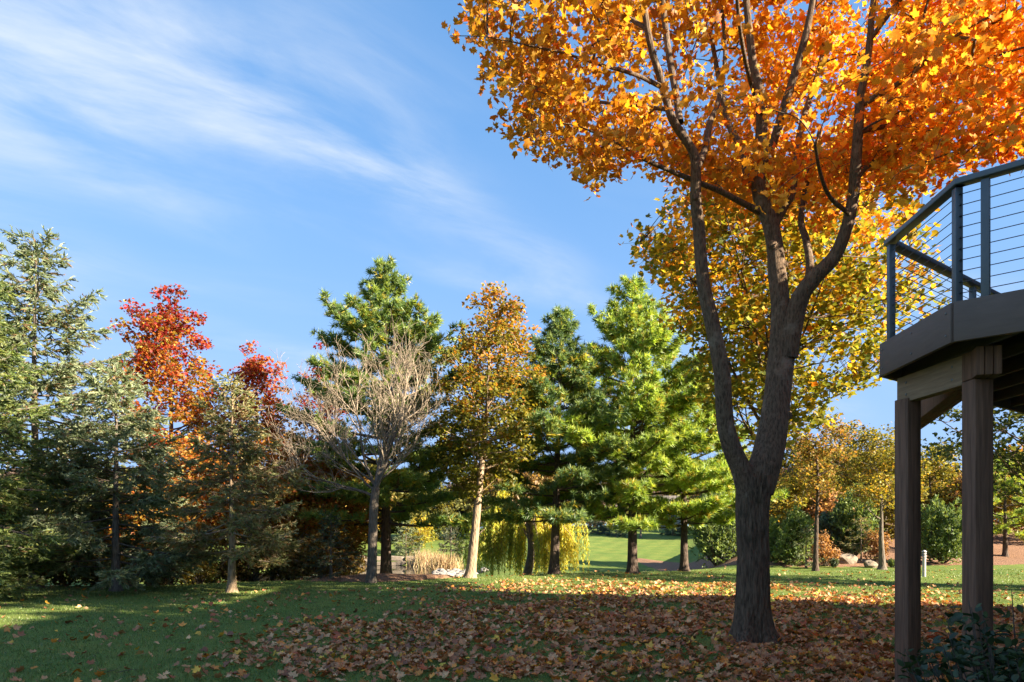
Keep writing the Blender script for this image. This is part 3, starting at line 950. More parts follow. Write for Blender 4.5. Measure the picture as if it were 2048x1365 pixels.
gable_block(house, 18.0, 25.0, -6.0, 9.0, 5.4, 8.6, 'x')
for (yy, zz) in ((3.4, 4.5), (6.2, 4.5), (9.2, 4.5), (9.2, 1.4), (4.2, 1.4)):
    fo = part_board("window", (10.16, yy - 0.7, zz), (10.16, yy + 0.7, zz), 0.12, 1.5, M['trim'], house, house.location)
    part_board("pane", (10.09, yy - 0.6, zz), (10.09, yy + 0.6, zz), 0.02, 1.3, M['glass'], fo, house.location, bev=0)

# ------------------------------------------------------------------ deck
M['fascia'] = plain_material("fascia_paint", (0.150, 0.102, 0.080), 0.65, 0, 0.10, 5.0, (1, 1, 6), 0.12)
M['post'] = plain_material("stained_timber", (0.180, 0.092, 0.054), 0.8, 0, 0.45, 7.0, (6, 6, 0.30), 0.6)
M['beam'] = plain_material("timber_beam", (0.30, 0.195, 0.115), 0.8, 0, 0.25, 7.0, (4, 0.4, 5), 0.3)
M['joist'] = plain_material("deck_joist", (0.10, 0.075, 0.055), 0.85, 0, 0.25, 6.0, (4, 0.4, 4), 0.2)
M['rail'] = plain_material("rail_metal", (0.085, 0.105, 0.125), 0.38, 0.0, 0.10, 6.0, None, 0.03, 0.6)
M['cable'] = plain_material("steel_cable", (0.10, 0.11, 0.13), 0.35, 0.8, 0.1, 20.0)
A_, B_, C_, E_ = np.array([5.35, 2.83]), np.array([3.09, 4.80]), np.array([3.17, 5.90]), np.array([7.25, 8.80])
poly = np.array([A_, B_, C_, E_, [10.1, 8.8], [10.1, 2.83]])
ZT, ZB = 3.20, 2.92
deck = empty("raised_deck", (6.5, 5.8, 0), "raised timber deck on tall posts with cable railing beside the maple", "deck")
DO = np.array(deck.location)
def p3(p, z): return np.array([p[0], p[1], z])
# fascia boards round the rim
cen = np.array([7.0, 5.8])
edges = [(A_, B_), (B_, C_), (C_, E_), (E_, poly[4]), (poly[5], A_)]
for k, (a, b) in enumerate(edges):
    t = (b - a) / np.linalg.norm(b - a); nrm_ = np.array([-t[1], t[0]])
    if np.dot(nrm_, (a + b) / 2 - cen) < 0: nrm_ = -nrm_
    ins = -nrm_ * 0.019
    part_board("fascia", p3(a + ins + t * 0.012, (ZT + ZB) / 2), p3(b + ins - t * 0.012, (ZT + ZB) / 2), 0.038, ZT - ZB, M['fascia'], deck, DO, bev=0.003)
def clip_line(pt, d):
    """where the line pt + s d crosses the deck outline"""
    ss = []
    for k in range(len(poly)):
        a, b = poly[k], poly[(k + 1) % len(poly)]
        e = b - a; den = d[0] * e[1] - d[1] * e[0]
        if abs(den) < 1e-9: continue
        s = ((a[0] - pt[0]) * e[1] - (a[1] - pt[1]) * e[0]) / den
        q = ((a[0] - pt[0]) * d[1] - (a[1] - pt[1]) * d[0]) / den
        if -1e-6 <= q <= 1 + 1e-6: ss.append(s)
    return (min(ss), max(ss)) if len(ss) > 1 else None
y = 2.95
while y < 8.75:
    c = [clip_line(np.array([0, yy]), np.array([1.0, 0])) for yy in (y - 0.06, y + 0.06)]
    if all(c):
        x0, x1 = max(c[0][0], c[1][0]) + 0.05, min(c[0][1], c[1][1]) - 0.03
        if x1 - x0 > 0.2: part_board("deck_board", (x0, y, ZT - 0.03), (x1, y, ZT - 0.03), 0.134, 0.032, M['fascia'], deck, DO, bev=0)
    y += 0.142
x = 3.45
while x < 9.9:
    c = clip_line(np.array([x, 0]), np.array([0, 1.0]))
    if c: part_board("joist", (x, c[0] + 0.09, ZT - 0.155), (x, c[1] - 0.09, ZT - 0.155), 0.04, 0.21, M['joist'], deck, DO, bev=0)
    x += 0.4
# rim joist just inside the far edge
# posts
def post(x, y, rot, z1, s=0.142):
    V = BOXV * np.array([s, s, z1 + 0.15]) + np.array([0, 0, (z1 - 0.15) / 2])
    c_, s_ = math.cos(rot), math.sin(rot)
    V = V @ np.array([[c_, s_, 0], [-s_, c_, 0], [0, 0, 1]])
    o = link("post", np_mesh("post", V + np.array([x, y, 0]) - DO, BOXF, M['post']), deck)
    bevel_obj(o, 0.008, 2)
post(3.450, 5.06, R(3), 2.706)
part_board("post_tongue", (3.394, 5.06, 2.71), (3.394, 5.06, 2.915), 0.030, 0.138, M['post'], deck, DO, up=(0, 1, 0))
post(3.385, 5.84, R(16), 2.715)
post(6.6, 3.0, R(0), 2.71); post(9.2, 3.2, R(0), 2.71); post(7.3, 8.4, 0, 2.71); post(9.4, 8.4, 0, 2.71)
part_board("beam", (3.405, 5.135, 2.80), (3.365, 5.93, 2.80), 0.045, 0.225, M['beam'], deck, DO)
part_board("beam", (3.46, 5.135, 2.80), (3.42, 5.90, 2.80), 0.045, 0.222, M['beam'], deck, DO)
dv = np.array([0.36, 0.933])
sv = np.array([0.933, -0.36])
for k in range(3):
    a = np.array([3.352, 4.885]) + sv * 0.055 * k + dv * (0.006 * k)
    part_board("beam_ply", p3(a, 2.812), p3(a + dv * 3.6, 2.812), 0.051, 0.205, M['post'], deck, DO, bev=0.005)
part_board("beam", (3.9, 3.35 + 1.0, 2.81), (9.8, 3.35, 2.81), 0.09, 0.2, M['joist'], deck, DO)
M['bolt'] = plain_material("galvanised_bolt", (0.22, 0.21, 0.20), 0.45, 0.7, 0.2, 30.0)
def bolt(c, d, r=0.011):
    c = np.asarray(c, float); d = np.asarray(d, float)
    V, Fq = tubes(np.array([[c, c + d * 0.006, c + d * 0.0062]]), np.array([[r, r, 0.0005]]), 8)
    link("bolt", np_mesh("bolt", V - DO, Fq, M['bolt']), deck)
for z_ in (2.75, 2.85):
    bolt((3.381, 5.24, z_), (-1, -0.05, 0)); bolt((3.350, 5.80, z_), (-1, -0.05, 0))
for z_ in (2.98, 3.14):
    for f_ in (0.06, 0.5, 0.94):
        q_ = B_ * (1 - f_) + C_ * f_; bolt((q_[0] - 0.001, q_[1], z_), (-1, 0.07, 0), 0.007)
# railing
def rail_run(a, b, posts, inset, fr=(0.0, 1.0)):
    t = (b - a) / np.linalg.norm(b - a); L = np.linalg.norm(b - a)
    nrm_ = np.array([-t[1], t[0]])
    if np.dot(nrm_, (a + b) / 2 - cen) < 0: nrm_ = -nrm_
    a2, b2 = a - nrm_ * inset, b - nrm_ * inset
    for f in posts:
        q = a2 + t * f * L
        V, Fc = board(p3(q, ZT + 0.002), p3(q, 4.03), 0.052, 0.052, up=(t[0], t[1], 0))
        o = link("rail_post", np_mesh("rail_post", V - DO, Fc, M['rail']), deck); bevel_obj(o, 0.004)
    part_board("handrail", p3(a2, 4.062), p3(b2, 4.062), 0.085, 0.045, M['rail'], deck, DO, bev=0.006)
    for k in range(10):
        z = ZT + 0.075 + k * 0.078
        V, Fq = tubes(np.array([[p3(a2, z), p3((a2 + b2) / 2, z - 0.002), p3(b2, z)]]), np.full((1, 3), 0.0032), 6)
        link("cable", np_mesh("cable", V - DO, Fq, M['cable'], smooth=True), deck)
IN = 0.05
tBA = (A_ - B_) / np.linalg.norm(A_ - B_)
rail_run(B_ + np.array([0.03, 0.02]), A_, [0.06, 0.5, 1.0], IN)
rail_run(B_ + np.array([0.03, 0.02]), C_ + np.array([0.02, -0.02]), [0.045, 0.955], IN)
rail_run(C_ + np.array([0.05, 0.0]), E_, [0.34, 0.67, 1.0], IN)
rail_run(E_, poly[4], [0.5, 0.98], IN)

# ------------------------------------------------------------------ main maple
def limb_path(rows, k=5):
    """rows of (px, py, depth, radius in photo px)"""
    pts = np.array([np.append(W(a, b, d), r * d / F) for a, b, d, r in rows])
    return resample(pts, k)
mroot_p = W(1507, 1286, 9.7); mroot_p[2] = float(ground_z(mroot_p[0], 9.7)) - 0.03
maple = empty("maple_tree", mroot_p, "large maple with thick forked dark trunk and glowing orange leaves in front", "tree")
def limb_mesh(name, rows, sides=16, k=6, mat='bark_limb', rough=0.05, flare=False, parent=None):
    P = limb_path(rows, k)
    n = len(P)
    T = norm(np.gradient(P[:, :3], axis=0))
    ref = np.array([0, 1.0, 0])
    Aa = norm(np.cross(np.tile(ref, (n, 1)), T)); Bb = np.cross(T, Aa)
    an = np.arange(sides) / sides * 2 * np.pi
    dirs = Aa[:, None] * np.cos(an)[None, :, None] + Bb[:, None] * np.sin(an)[None, :, None]
    rad = np.broadcast_to(P[:, 3][:, None], (n, sides)).copy()
    q = P[:, None, :3] + dirs * rad[..., None]
    nzv = vnoise(np.stack([q[..., 0] * 5, q[..., 1] * 5, q[..., 2] * 1.6], -1), 11) + 0.5 * vnoise(q * np.array([14, 14, 4]), 12)
    rad *= 1 + rough * nzv
    if flare:
        rid = np.abs(vnoise(np.stack([np.cos(an)[None] * 5.5 + 0 * rad, np.sin(an)[None] * 5.5 + 0 * rad, P[:, 2][:, None] * 1.3 + 0 * rad], -1), 13))
        rid2 = np.abs(vnoise(np.stack([np.cos(an)[None] * 12 + 0 * rad, np.sin(an)[None] * 12 + 0 * rad, P[:, 2][:, None] * 3.0 + 0 * rad], -1), 14))
        rad -= 0.030 * np.exp(-rid * 9) + 0.014 * np.exp(-rid2 * 8)
        hgt = np.clip(P[:, 2] - mroot_p[2], 0, 3)[:, None]
        lob = 0.5 + 0.5 * np.sin(5 * an + 0.7)[None] * 0.7 + 0.25 * np.sin(3 * an + 2.1)[None]
        rad *= 1 + 0.85 * lob * np.exp(-hgt / 0.20) + 0.12 * np.exp(-hgt / 0.6)
    V = (P[:, None, :3] + dirs * rad[..., None]).reshape(-1, 3)
    i, j = np.meshgrid(np.arange(n - 1), np.arange(sides), indexing='ij')
    q4 = np.stack([i * sides + j, i * sides + (j + 1) % sides, (i + 1) * sides + (j + 1) % sides, (i + 1) * sides + j], -1).reshape(-1, 4)
    link(name, np_mesh(name, V - mroot_p, q4, M[mat], smooth=True), parent or maple)
    return P
PX = 1.0
trunk_rows = [(1507, 1296, 9.7, 36), (1506, 1270, 9.7, 34), (1506, 1230, 9.7, 32), (1506, 1160, 9.7, 31.5), (1505, 1090, 9.7, 31.5), (1505, 1020, 9.7, 33), (1508, 975, 9.7, 36), (1514, 950, 9.7, 34)]
right_stem = [(1516, 985, 9.7, 30), (1528, 935, 9.7, 30), (1541, 885, 9.75, 29), (1550, 830, 9.8, 27), (1556, 770, 9.85, 25), (1562, 710, 9.9, 25), (1563, 650, 9.9, 21), (1560, 600, 9.9, 18), (1554, 545, 9.95, 17),
              (1549, 490, 10.0, 16), (1540, 447, 10.0, 15.5), (1524, 405, 10.0, 15), (1517, 365, 10.0, 14), (1519, 310, 10.0, 12), (1523, 255, 9.95, 11), (1521, 190, 9.9, 10), (1508, 140, 9.85, 8.5), (1498, 60, 9.8, 7), (1490, -40, 9.8, 6), (1488, -170, 9.9, 5), (1495, -330, 10.0, 3)]
left_limb = [(1497, 990, 9.65, 22), (1484, 945, 9.6, 20), (1467, 905, 9.55, 18.5), (1452, 855, 9.5, 17), (1447, 800, 9.45, 16), (1443, 745, 9.4, 16), (1433, 690, 9.4, 15), (1420, 630, 9.4, 14), (1408, 575, 9.4, 13), (1402, 520, 9.4, 12),
             (1398, 460, 9.4, 11.5), (1392, 405, 9.35, 11), (1392, 355, 9.3, 10.5), (1388, 310, 9.25, 9), (1368, 275, 9.2, 8.5), (1345, 240, 9.15, 8), (1331, 195, 9.1, 7.5), (1317, 145, 9.0, 7), (1302, 95, 8.95, 6.5), (1291, 35, 8.9, 6), (1280, -60, 8.8, 5), (1268, -200, 8.8, 3)]
right_limb = [(1572, 715, 9.85, 22), (1588, 640, 9.75, 19), (1602, 592, 9.65, 17), (1630, 555, 9.55, 15.5), (1668, 515, 9.45, 13.5), (1692, 460, 9.35, 12), (1706, 395, 9.3, 11), (1711, 335, 9.2, 10.5), (1717, 255, 9.1, 9.5), (1720, 200, 9.0, 8), (1735, 120, 8.9, 7), (1745, 20, 8.8, 6), (1760, -120, 8.8, 4)]
subs = [
    [(1360, 245, 9.2, 7.5), (1352, 190, 9.4, 7), (1338, 110, 9.5, 6.5), (1328, 30, 9.6, 6), (1315, -100, 9.8, 4)],
    [(1394, 335, 9.3, 8.5), (1410, 298, 9.5, 7), (1420, 245, 9.7, 6), (1436, 205, 9.9, 5), (1450, 110, 10.2, 4), (1440, -20, 10.4, 3)],
    [(1519, 335, 10.0, 10), (1547, 282, 9.8, 9), (1573, 200, 9.6, 8.5), (1594, 132, 9.5, 8), (1614, 60, 9.4, 7), (1635, -60, 9.3, 5), (1650, -220, 9.2, 3)],
    [(1519, 370, 10.0, 9), (1495, 350, 10.2, 8), (1482, 295, 10.4, 7), (1458, 250, 10.6, 6), (1440, 170, 10.8, 5), (1420, 60, 11.0, 4)],
    [(1549, 450, 10.0, 9), (1568, 415, 10.1, 8.5), (1584, 385, 10.2, 8), (1590, 330, 10.4, 7), (1606, 240, 10.7, 6), (1640, 130, 11.0, 5), (1662, 0, 11.2, 4)],
    [(1612, 580, 9.65, 10), (1620, 535, 9.8, 8), (1612, 480, 10.0, 7), (1602, 440, 10.2, 6), (1615, 360, 10.5, 5), (1640, 260, 10.9, 4)],
    [(1520, 425, 10.0, 7), (1480, 404, 9.8, 6), (1440, 383, 9.6, 5.5), (1395, 365, 9.45, 5), (1345, 344, 9.3, 4.5), (1290, 320, 9.1, 4), (1245, 292, 8.9, 3), (1180, 262, 8.7, 2)],
    [(1720, 212, 9.05, 6.5), (1772, 182, 8.8, 5.5), (1816, 155, 8.6, 4.5), (1860, 115, 8.4, 4), (1930, 60, 8.2, 3), (2010, 20, 8.0, 2)],
    [(1717, 265, 9.1, 6), (1745, 258, 9.3, 5), (1787, 250, 9.6, 4.5), (1835, 230, 9.9, 4), (1900, 200, 10.2, 3), (1990, 170, 10.5, 2)],
    [(1709, 360, 9.25, 6), (1740, 330, 9.5, 4.5), (1790, 310, 9.8, 3.5), (1860, 300, 10.1, 2.5), (1930, 290, 10.4, 1.8)],
    [(1324, 175, 9.05, 5), (1270, 150, 8.8, 4), (1200, 130, 8.6, 3.2), (1120, 105, 8.4, 2.4), (1050, 90, 8.3, 1.6), (975, 75, 8.2, 1.0), (900, 72, 8.15, 0.6)],
    [(1338, 220, 9.15, 4.5), (1270, 212, 9.5, 3.8), (1200, 205, 9.9, 3), (1110, 190, 10.2, 2.0), (1040, 170, 10.4, 1.4)],
    [(1296, 60, 8.9, 4.5), (1230, 20, 9.2, 3.8), (1150, -30, 9.5, 3), (1060, -60, 9.8, 2)],
    [(1700, 430, 9.3, 5), (1660, 395, 8.9, 4), (1640, 345, 8.5, 3.4), (1630, 290, 8.1, 2.6)],
    [(1525, 230, 9.9, 5), (1500, 160, 9.2, 4.5), (1480, 60, 8.6, 4), (1470, -60, 8.1, 3)],
    [(1740, 80, 8.85, 5), (1800, 0, 8.6, 4.5), (1880, -90, 8.4, 3.5), (1980, -160, 8.3, 2.5)],
]
skel = []
skel.append(limb_mesh("trunk", trunk_rows, 84, 14, 'bark_maple', 0.05, True))
skel.append(limb_mesh("limb", right_stem, 22, 6, 'bark_limb', 0.05))
skel.append(limb_mesh("limb", left_limb, 20, 6, 'bark_limb', 0.06))
skel.append(limb_mesh("limb", right_limb, 18, 6, 'bark_limb', 0.05))
for s_ in subs: skel.append(limb_mesh("branch", s_, 9, 5, 'bark_limb', 0.04))
# pruning scars and knots
def knot(px, py, D, r, mat, parent, sq=0.5):
    c = W(px, py, D)
    u_, v_ = np.meshgrid(np.linspace(0, 2 * np.pi, 12, endpoint=False), np.linspace(0.05, np.pi - 0.05, 7), indexing='ij')
    V = np.stack([np.cos(u_) * np.sin(v_), np.sin(u_) * np.sin(v_) * sq, np.cos(v_)], -1).reshape(-1, 3)
    V = V * (1 + 0.18 * vnoise(V * 2.2 + px, 5))[:, None] * r + c
    i, j = np.meshgrid(np.arange(12), np.arange(6), indexing='ij')
    q4 = np.stack([i * 7 + j, ((i + 1) % 12) * 7 + j, ((i + 1) % 12) * 7 + j + 1, i * 7 + j + 1], -1).reshape(-1, 4)
    link("knot", np_mesh("knot", V - mroot_p, q4, M[mat], smooth=True), parent)
M['scar'] = bark_material("pruning_scar", (0.10, 0.06, 0.045), (0.34, 0.25, 0.20), 4.0, 0.5, 0.5)
knot(1450, 722, 9.32, 0.07, 'bark_limb', maple, 0.4); knot(1453, 832, 9.40, 0.075, 'bark_limb', maple); knot(1571, 832, 9.68, 0.09, 'bark_limb', maple, 0.4)
knot(1541, 930, 9.52, 0.085, 'bark_maple', maple); knot(1545, 490, 9.89, 0.07, 'bark_limb', maple); knot(1570, 528, 9.9, 0.05, 'bark_limb', maple); knot(1390, 395, 9.28, 0.05, 'bark_limb', maple)

gm = np.random.default_rng(42)
lowb = np.array([(820, -200), (920, -20), (955, 40), (985, 130), (1000, 230), (1060, 285), (1150, 320), (1205, 372), (1245, 322), (1330, 345), (1400, 365), (1480, 420), (1560, 440), (1640, 462), (1700, 420), (1760, 382), (1830, 362), (1900, 340), (2048, 318), (2300, 290)])
NC = 1350
cc = []
while sum(len(c) for c in cc) < NC:
    q = gm.normal(size=(4000, 3)); q = norm(q) * gm.uniform(0.12, 1, (4000, 1)) ** 0.42
    P = np.array([3.75, 9.5, 8.25]) + q * np.array([4.6, 3.6, 3.1])
    P[:, 0] += 0.5 * vnoise(P * 0.9, 21); P[:, 2] += 0.5 * vnoise(P * 0.9, 22)
    px = 1024 + P[:, 0] / P[:, 1] * F; py = HOR - (P[:, 2] - EYE) / P[:, 1] * F
    ok = (py < np.interp(px, lowb[:, 0], lowb[:, 1]) - 6 + 45 * vnoise(P * 1.7, 29)) & (P[:, 2] > 5.4) & (P[:, 1] > 5.6)
    # keep more of what hangs low and less of the top that only casts shade
    ok &= gm.uniform(0, 1, len(P)) < np.where(py > -120, 1.0, 0.4)
    ok &= gm.uniform(0, 1, len(P)) < np.where((P[:, 1] < 9.5) & (px > 1270) & (px < 1770), 0.10, 1.0)
    # clumps and gaps
    ok &= vnoise(P * 1.15, 23) > -0.28
    cc.append(P[ok])
CM = np.concatenate(cc)[:NC]
SK = np.concatenate([p[:, :3] for p in skel[1:]])
SKr = np.concatenate([p[:, 3] for p in skel[1:]])
# every clump hangs on its nearest neighbour that is already joined to a limb
nsk = len(SK)
nodes = np.vstack([SK, CM]); par = np.full(NC, -1)
dmin = np.empty(NC)
for c0 in range(0, NC, 200):
    dmin[c0:c0 + 200] = np.linalg.norm(CM[c0:c0 + 200, None] - SK[None], axis=2).min(1)
done = np.zeros(len(nodes), bool); done[:nsk] = True
pen = np.concatenate([np.zeros(nsk), np.full(NC, 0.05)])
for i_ in np.argsort(dmin):
    dv_ = np.linalg.norm(nodes - CM[i_], axis=1) + pen + np.where(nodes[:, 2] > CM[i_, 2] + 0.1, 0.25, 0)
    dv_[~done] = 1e9
    par[i_] = int(np.argmin(dv_)); done[nsk + i_] = True
load = np.ones(NC)
for i_ in np.argsort(-dmin):
    if par[i_] >= nsk: load[par[i_] - nsk] += load[i_]
tw = Geo()
A0 = nodes[par]
rr_ = np.clip(0.0034 * load ** 0.42, 0.0034, 0.022)
rp_ = np.where(par >= nsk, np.minimum(rr_[np.clip(par - nsk, 0, NC - 1)], rr_ * 1.5), rr_ * 1.35)
ctl = (A0 + CM) / 2 + 0.09 * gm.normal(size=A0.shape) * np.linalg.norm(CM - A0, axis=1, keepdims=True); ctl[:, 2] += 0.05
V, Fq = tubes(bez(A0, ctl, CM, 5), rp_[:, None] * np.linspace(1, 0, 5)[None] + rr_[:, None] * np.linspace(0, 1, 5)[None], 4); tw.add(V, Fq)
idx = np.repeat(np.arange(NC), gm.poisson(25, NC))
off = norm(gm.normal(size=(len(idx), 3))) * gm.uniform(0, 1, (len(idx), 1)) ** 0.5 * np.array([0.34, 0.34, 0.26])
LP = CM[idx] + off
px = 1024 + LP[:, 0] / LP[:, 1] * F; py = HOR - (LP[:, 2] - EYE) / LP[:, 1] * F
# a few bare-tipped outer sprays at the left
ex = []
for (a, b, n_) in ((905, 75, 5), (935, 68, 7), (960, 85, 9), (1010, 262, 9), (1030, 255, 10), (1195, 385, 7), (1110, 300, 14), (1180, 350, 12), (985, 20, 10)):
    c = W(a, b, 8.2 if b < 100 else 8.9)
    ex.append(c + gm.normal(size=(n_, 3)) * np.array([0.09, 0.12, 0.07]))
LP = np.concatenate([LP] + ex)
N = len(LP)
q = gm.choice(len(idx), 3600, replace=False)
V, Fq = tubes(np.stack([CM[idx[q]], LP[q]], 1), np.tile([0.0028, 0.0014], (len(q), 1)), 3); tw.add(V, Fq)
link("twigs", tw.mesh("twigs", M['bark_twig'], True, mroot_p), maple)["kind"] = "stuff"
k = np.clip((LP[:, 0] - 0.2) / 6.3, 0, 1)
cl1 = vnoise(LP * 0.9, 31); cl2 = vnoise(LP * 2.5, 32)
pal_m = np.array([[0.56, 0.27, 0.022], [0.66, 0.37, 0.030], [0.76, 0.50, 0.055], [0.76, 0.31, 0.022], [0.82, 0.41, 0.032], [0.74, 0.19, 0.024], [0.46, 0.18, 0.03]])
wl_ = np.array([.30, .30, .14, .10, .03, .03, .10]); wr_ = np.array([.02, .14, .20, .30, .22, .12, .0])
wmx = wl_[None] * (1 - k[:, None]) + wr_[None] * k[:, None]
wmx[:, 5] *= np.clip(1 + 1.6 * cl1, 0.1, 3); wmx[:, 2] *= np.clip(1 - 1.2 * cl1, 0.2, 2.5); wmx[:, 3] *= np.clip(1 + 0.9 * cl2, 0.2, 2)
wmx /= wmx.sum(1, keepdims=True)
ci = (gm.uniform(0, 1, (N, 1)) > np.cumsum(wmx, 1)).sum(1).clip(0, 6)
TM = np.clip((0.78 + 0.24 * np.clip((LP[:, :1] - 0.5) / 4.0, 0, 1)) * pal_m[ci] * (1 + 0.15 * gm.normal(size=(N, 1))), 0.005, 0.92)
SZ = 0.108 * gm.uniform(0.6, 1.3, N)
# orientation: leaves hang from their stalks
nrm_ = gm.normal(size=(N, 3)); nrm_[:, 2] = np.abs(nrm_[:, 2]) * 0.7 + 0.35
RMm = frames(nrm_, None, gm)
dist = np.linalg.norm(LP - np.array([0, 0, EYE]), axis=1)
pxl = 1024 + LP[:, 0] / LP[:, 1] * F; pyl = HOR - (LP[:, 2] - EYE) / LP[:, 1] * F
inv = (pxl > 10) & (pxl < 2038) & (pyl > 10)
near = np.argsort(np.where(inv, dist / SZ, 1e9))[:300]
rest = np.setdiff1d(np.arange(N), near)
lg = Geo()
ML2b = maple_leaf(2, 0.3, -0.25)
q_ = (pyl[rest] < -70) | (LP[rest, 1] > 9.4)
far_ = rest[q_]; rest = rest[~q_]
ML2c = maple_leaf(2, 0.55, 0.3); ML2c[0][:, 2] += 0.12 * np.sin(ML2c[0][:, 1] * 6)
SQ = np.stack([gm.uniform(0.7, 1.1, N), gm.uniform(0.8, 1.1, N), gm.uniform(0.6, 1.6, N)], -1) * SZ[:, None]
for ids, tm in ((rest[::3], ML2), (rest[1::3], ML2b), (rest[2::3], ML2c), (far_, ML1)):
    V, Fc = scatter(tm[0] - np.array([0, 0.1, 0]), tm[1], LP[ids] - mroot_p, RMm[ids], SQ[ids])
    lg.add(V, Fc, np.repeat(TM[ids], len(tm[0]), 0))
link("foliage", lg.mesh("foliage", M['leaf']), maple)["kind"] = "stuff"
leaf_me = []
for k_ in range(7):
    for tm in (ML2, ML2b):
        leaf_me.append(np_mesh("leaf", tm[0] - np.array([0, 0.1, 0]), tm[1], M['leaf'], np.tile(pal_m[k_], (len(tm[0]), 1))))
for i_ in near:
    o = bpy.data.objects.new("leaf", leaf_me[int(ci[i_]) * 2 + int(i_) % 2]); COL.objects.link(o); o.parent = maple
    mm = Matrix(RMm[i_].tolist()).to_4x4(); mm.translation = Vector(LP[i_] - mroot_p)
    o.matrix_local = mm @ Matrix.Diagonal((*SQ[i_].tolist(), 1))

# ------------------------------------------------------------------ second maple behind it
GREENY = [(0.20, 0.235, 0.028), (0.29, 0.29, 0.03), (0.44, 0.35, 0.03), (0.14, 0.18, 0.025)]
ORNG = [(0.68, 0.34, 0.03), (0.66, 0.24, 0.025), (0.74, 0.46, 0.05), (0.56, 0.36, 0.035), (0.50, 0.40, 0.04)]
deciduous("maple_tree", "rounded maple turning from green to yellow orange behind the big forked maple", Xat(1503, 15.6), 15.6, Zat(318, 15.6), Zat(900, 15.6), 3.8,
          blend_pal(GREENY, ORNG, 0.62, 0.32, 0.14, 0.1), 51, nclump=540, per=38, leaf=0.132, tmpl=ML1, clump=0.39, trunk_r=0.15, profile='top', bark='bark_limb',
          lean=(0.75, 0.0), nmain=26, squash=0.75,
          accept=lambda C: (1024 + C[:, 0] / C[:, 1] * F) > np.interp(HOR - (C[:, 2] - EYE) / C[:, 1] * F, [330, 380, 450, 520, 560, 620, 700, 760, 850, 900], [1300, 1260, 1250, 1262, 1330, 1350, 1362, 1385, 1440, 1490]))

# ------------------------------------------------------------------ pines in the middle
PG = [(0.105, 0.165, 0.042), (0.155, 0.205, 0.042), (0.080, 0.135, 0.046)]
PY = [(0.20, 0.275, 0.042), (0.155, 0.225, 0.042), (0.27, 0.315, 0.048), (0.11, 0.17, 0.042)]
PDK = [(0.075, 0.125, 0.045), (0.125, 0.17, 0.045), (0.055, 0.10, 0.045)]
pine("white_pine", "tall dark green pine with spreading boughs behind the leafless tree", Xat(772, 25.4), 25.4, Zat(534, 25.4), 2.0, 3.7, PG, [3, 3, 2], 61, dens=0.8, trunk_r=0.22, needle=0.23,
     prof=([0, .08, .25, .45, .62, .74, .86, .95, 1], [.85, 1, .95, .85, .66, .36, .20, .08, .02]))
pine("white_pine", "slim dark pine right of the willow, leaning trunk", Xat(1108, 25), 25.0, Zat(625, 25), 2.0, 3.0, PDK, [3, 3, 2], 62, trunk_r=0.19, needle=0.23, lean=(0.3, 0.0))
pine("white_pine", "tall bright yellow green pine with long open boughs on the lawn crest", Xat(1265, 25.6), 25.6, Zat(556, 25.6), 2.0, 3.6, PY, [3, 3, 2, 2], 63, dens=0.88, trunk_r=0.20, needle=0.23, yellow=0.13)
pine("white_pine", "shorter yellow green pine next to the big forked maple trunk", Xat(1368, 26.6), 26.6, Zat(745, 26.6), 1.9, 3.0, PY, [3, 3, 2, 2], 64, trunk_r=0.17, needle=0.23, yellow=0.12)

# tan trunk maple
deciduous("maple_tree", "slender maple with sunlit tan trunk and olive to rust orange crown", Xat(940, 23), 23.0, Zat(562, 23), 2.7, 1.95,
          blend_pal([(0.17, 0.18, 0.022), (0.27, 0.25, 0.03), (0.14, 0.15, 0.022)], [(0.40, 0.17, 0.03), (0.46, 0.24, 0.03), (0.30, 0.22, 0.03), (0.22, 0.19, 0.025)], 0.62, 0.35, 0.15, 0.12),
          71, nclump=270, per=56, leaf=0.13, tmpl=SL, clump=0.33, trunk_r=0.165, profile='oval', bark='bark_tan', lean=(0.75, 0), nmain=26)

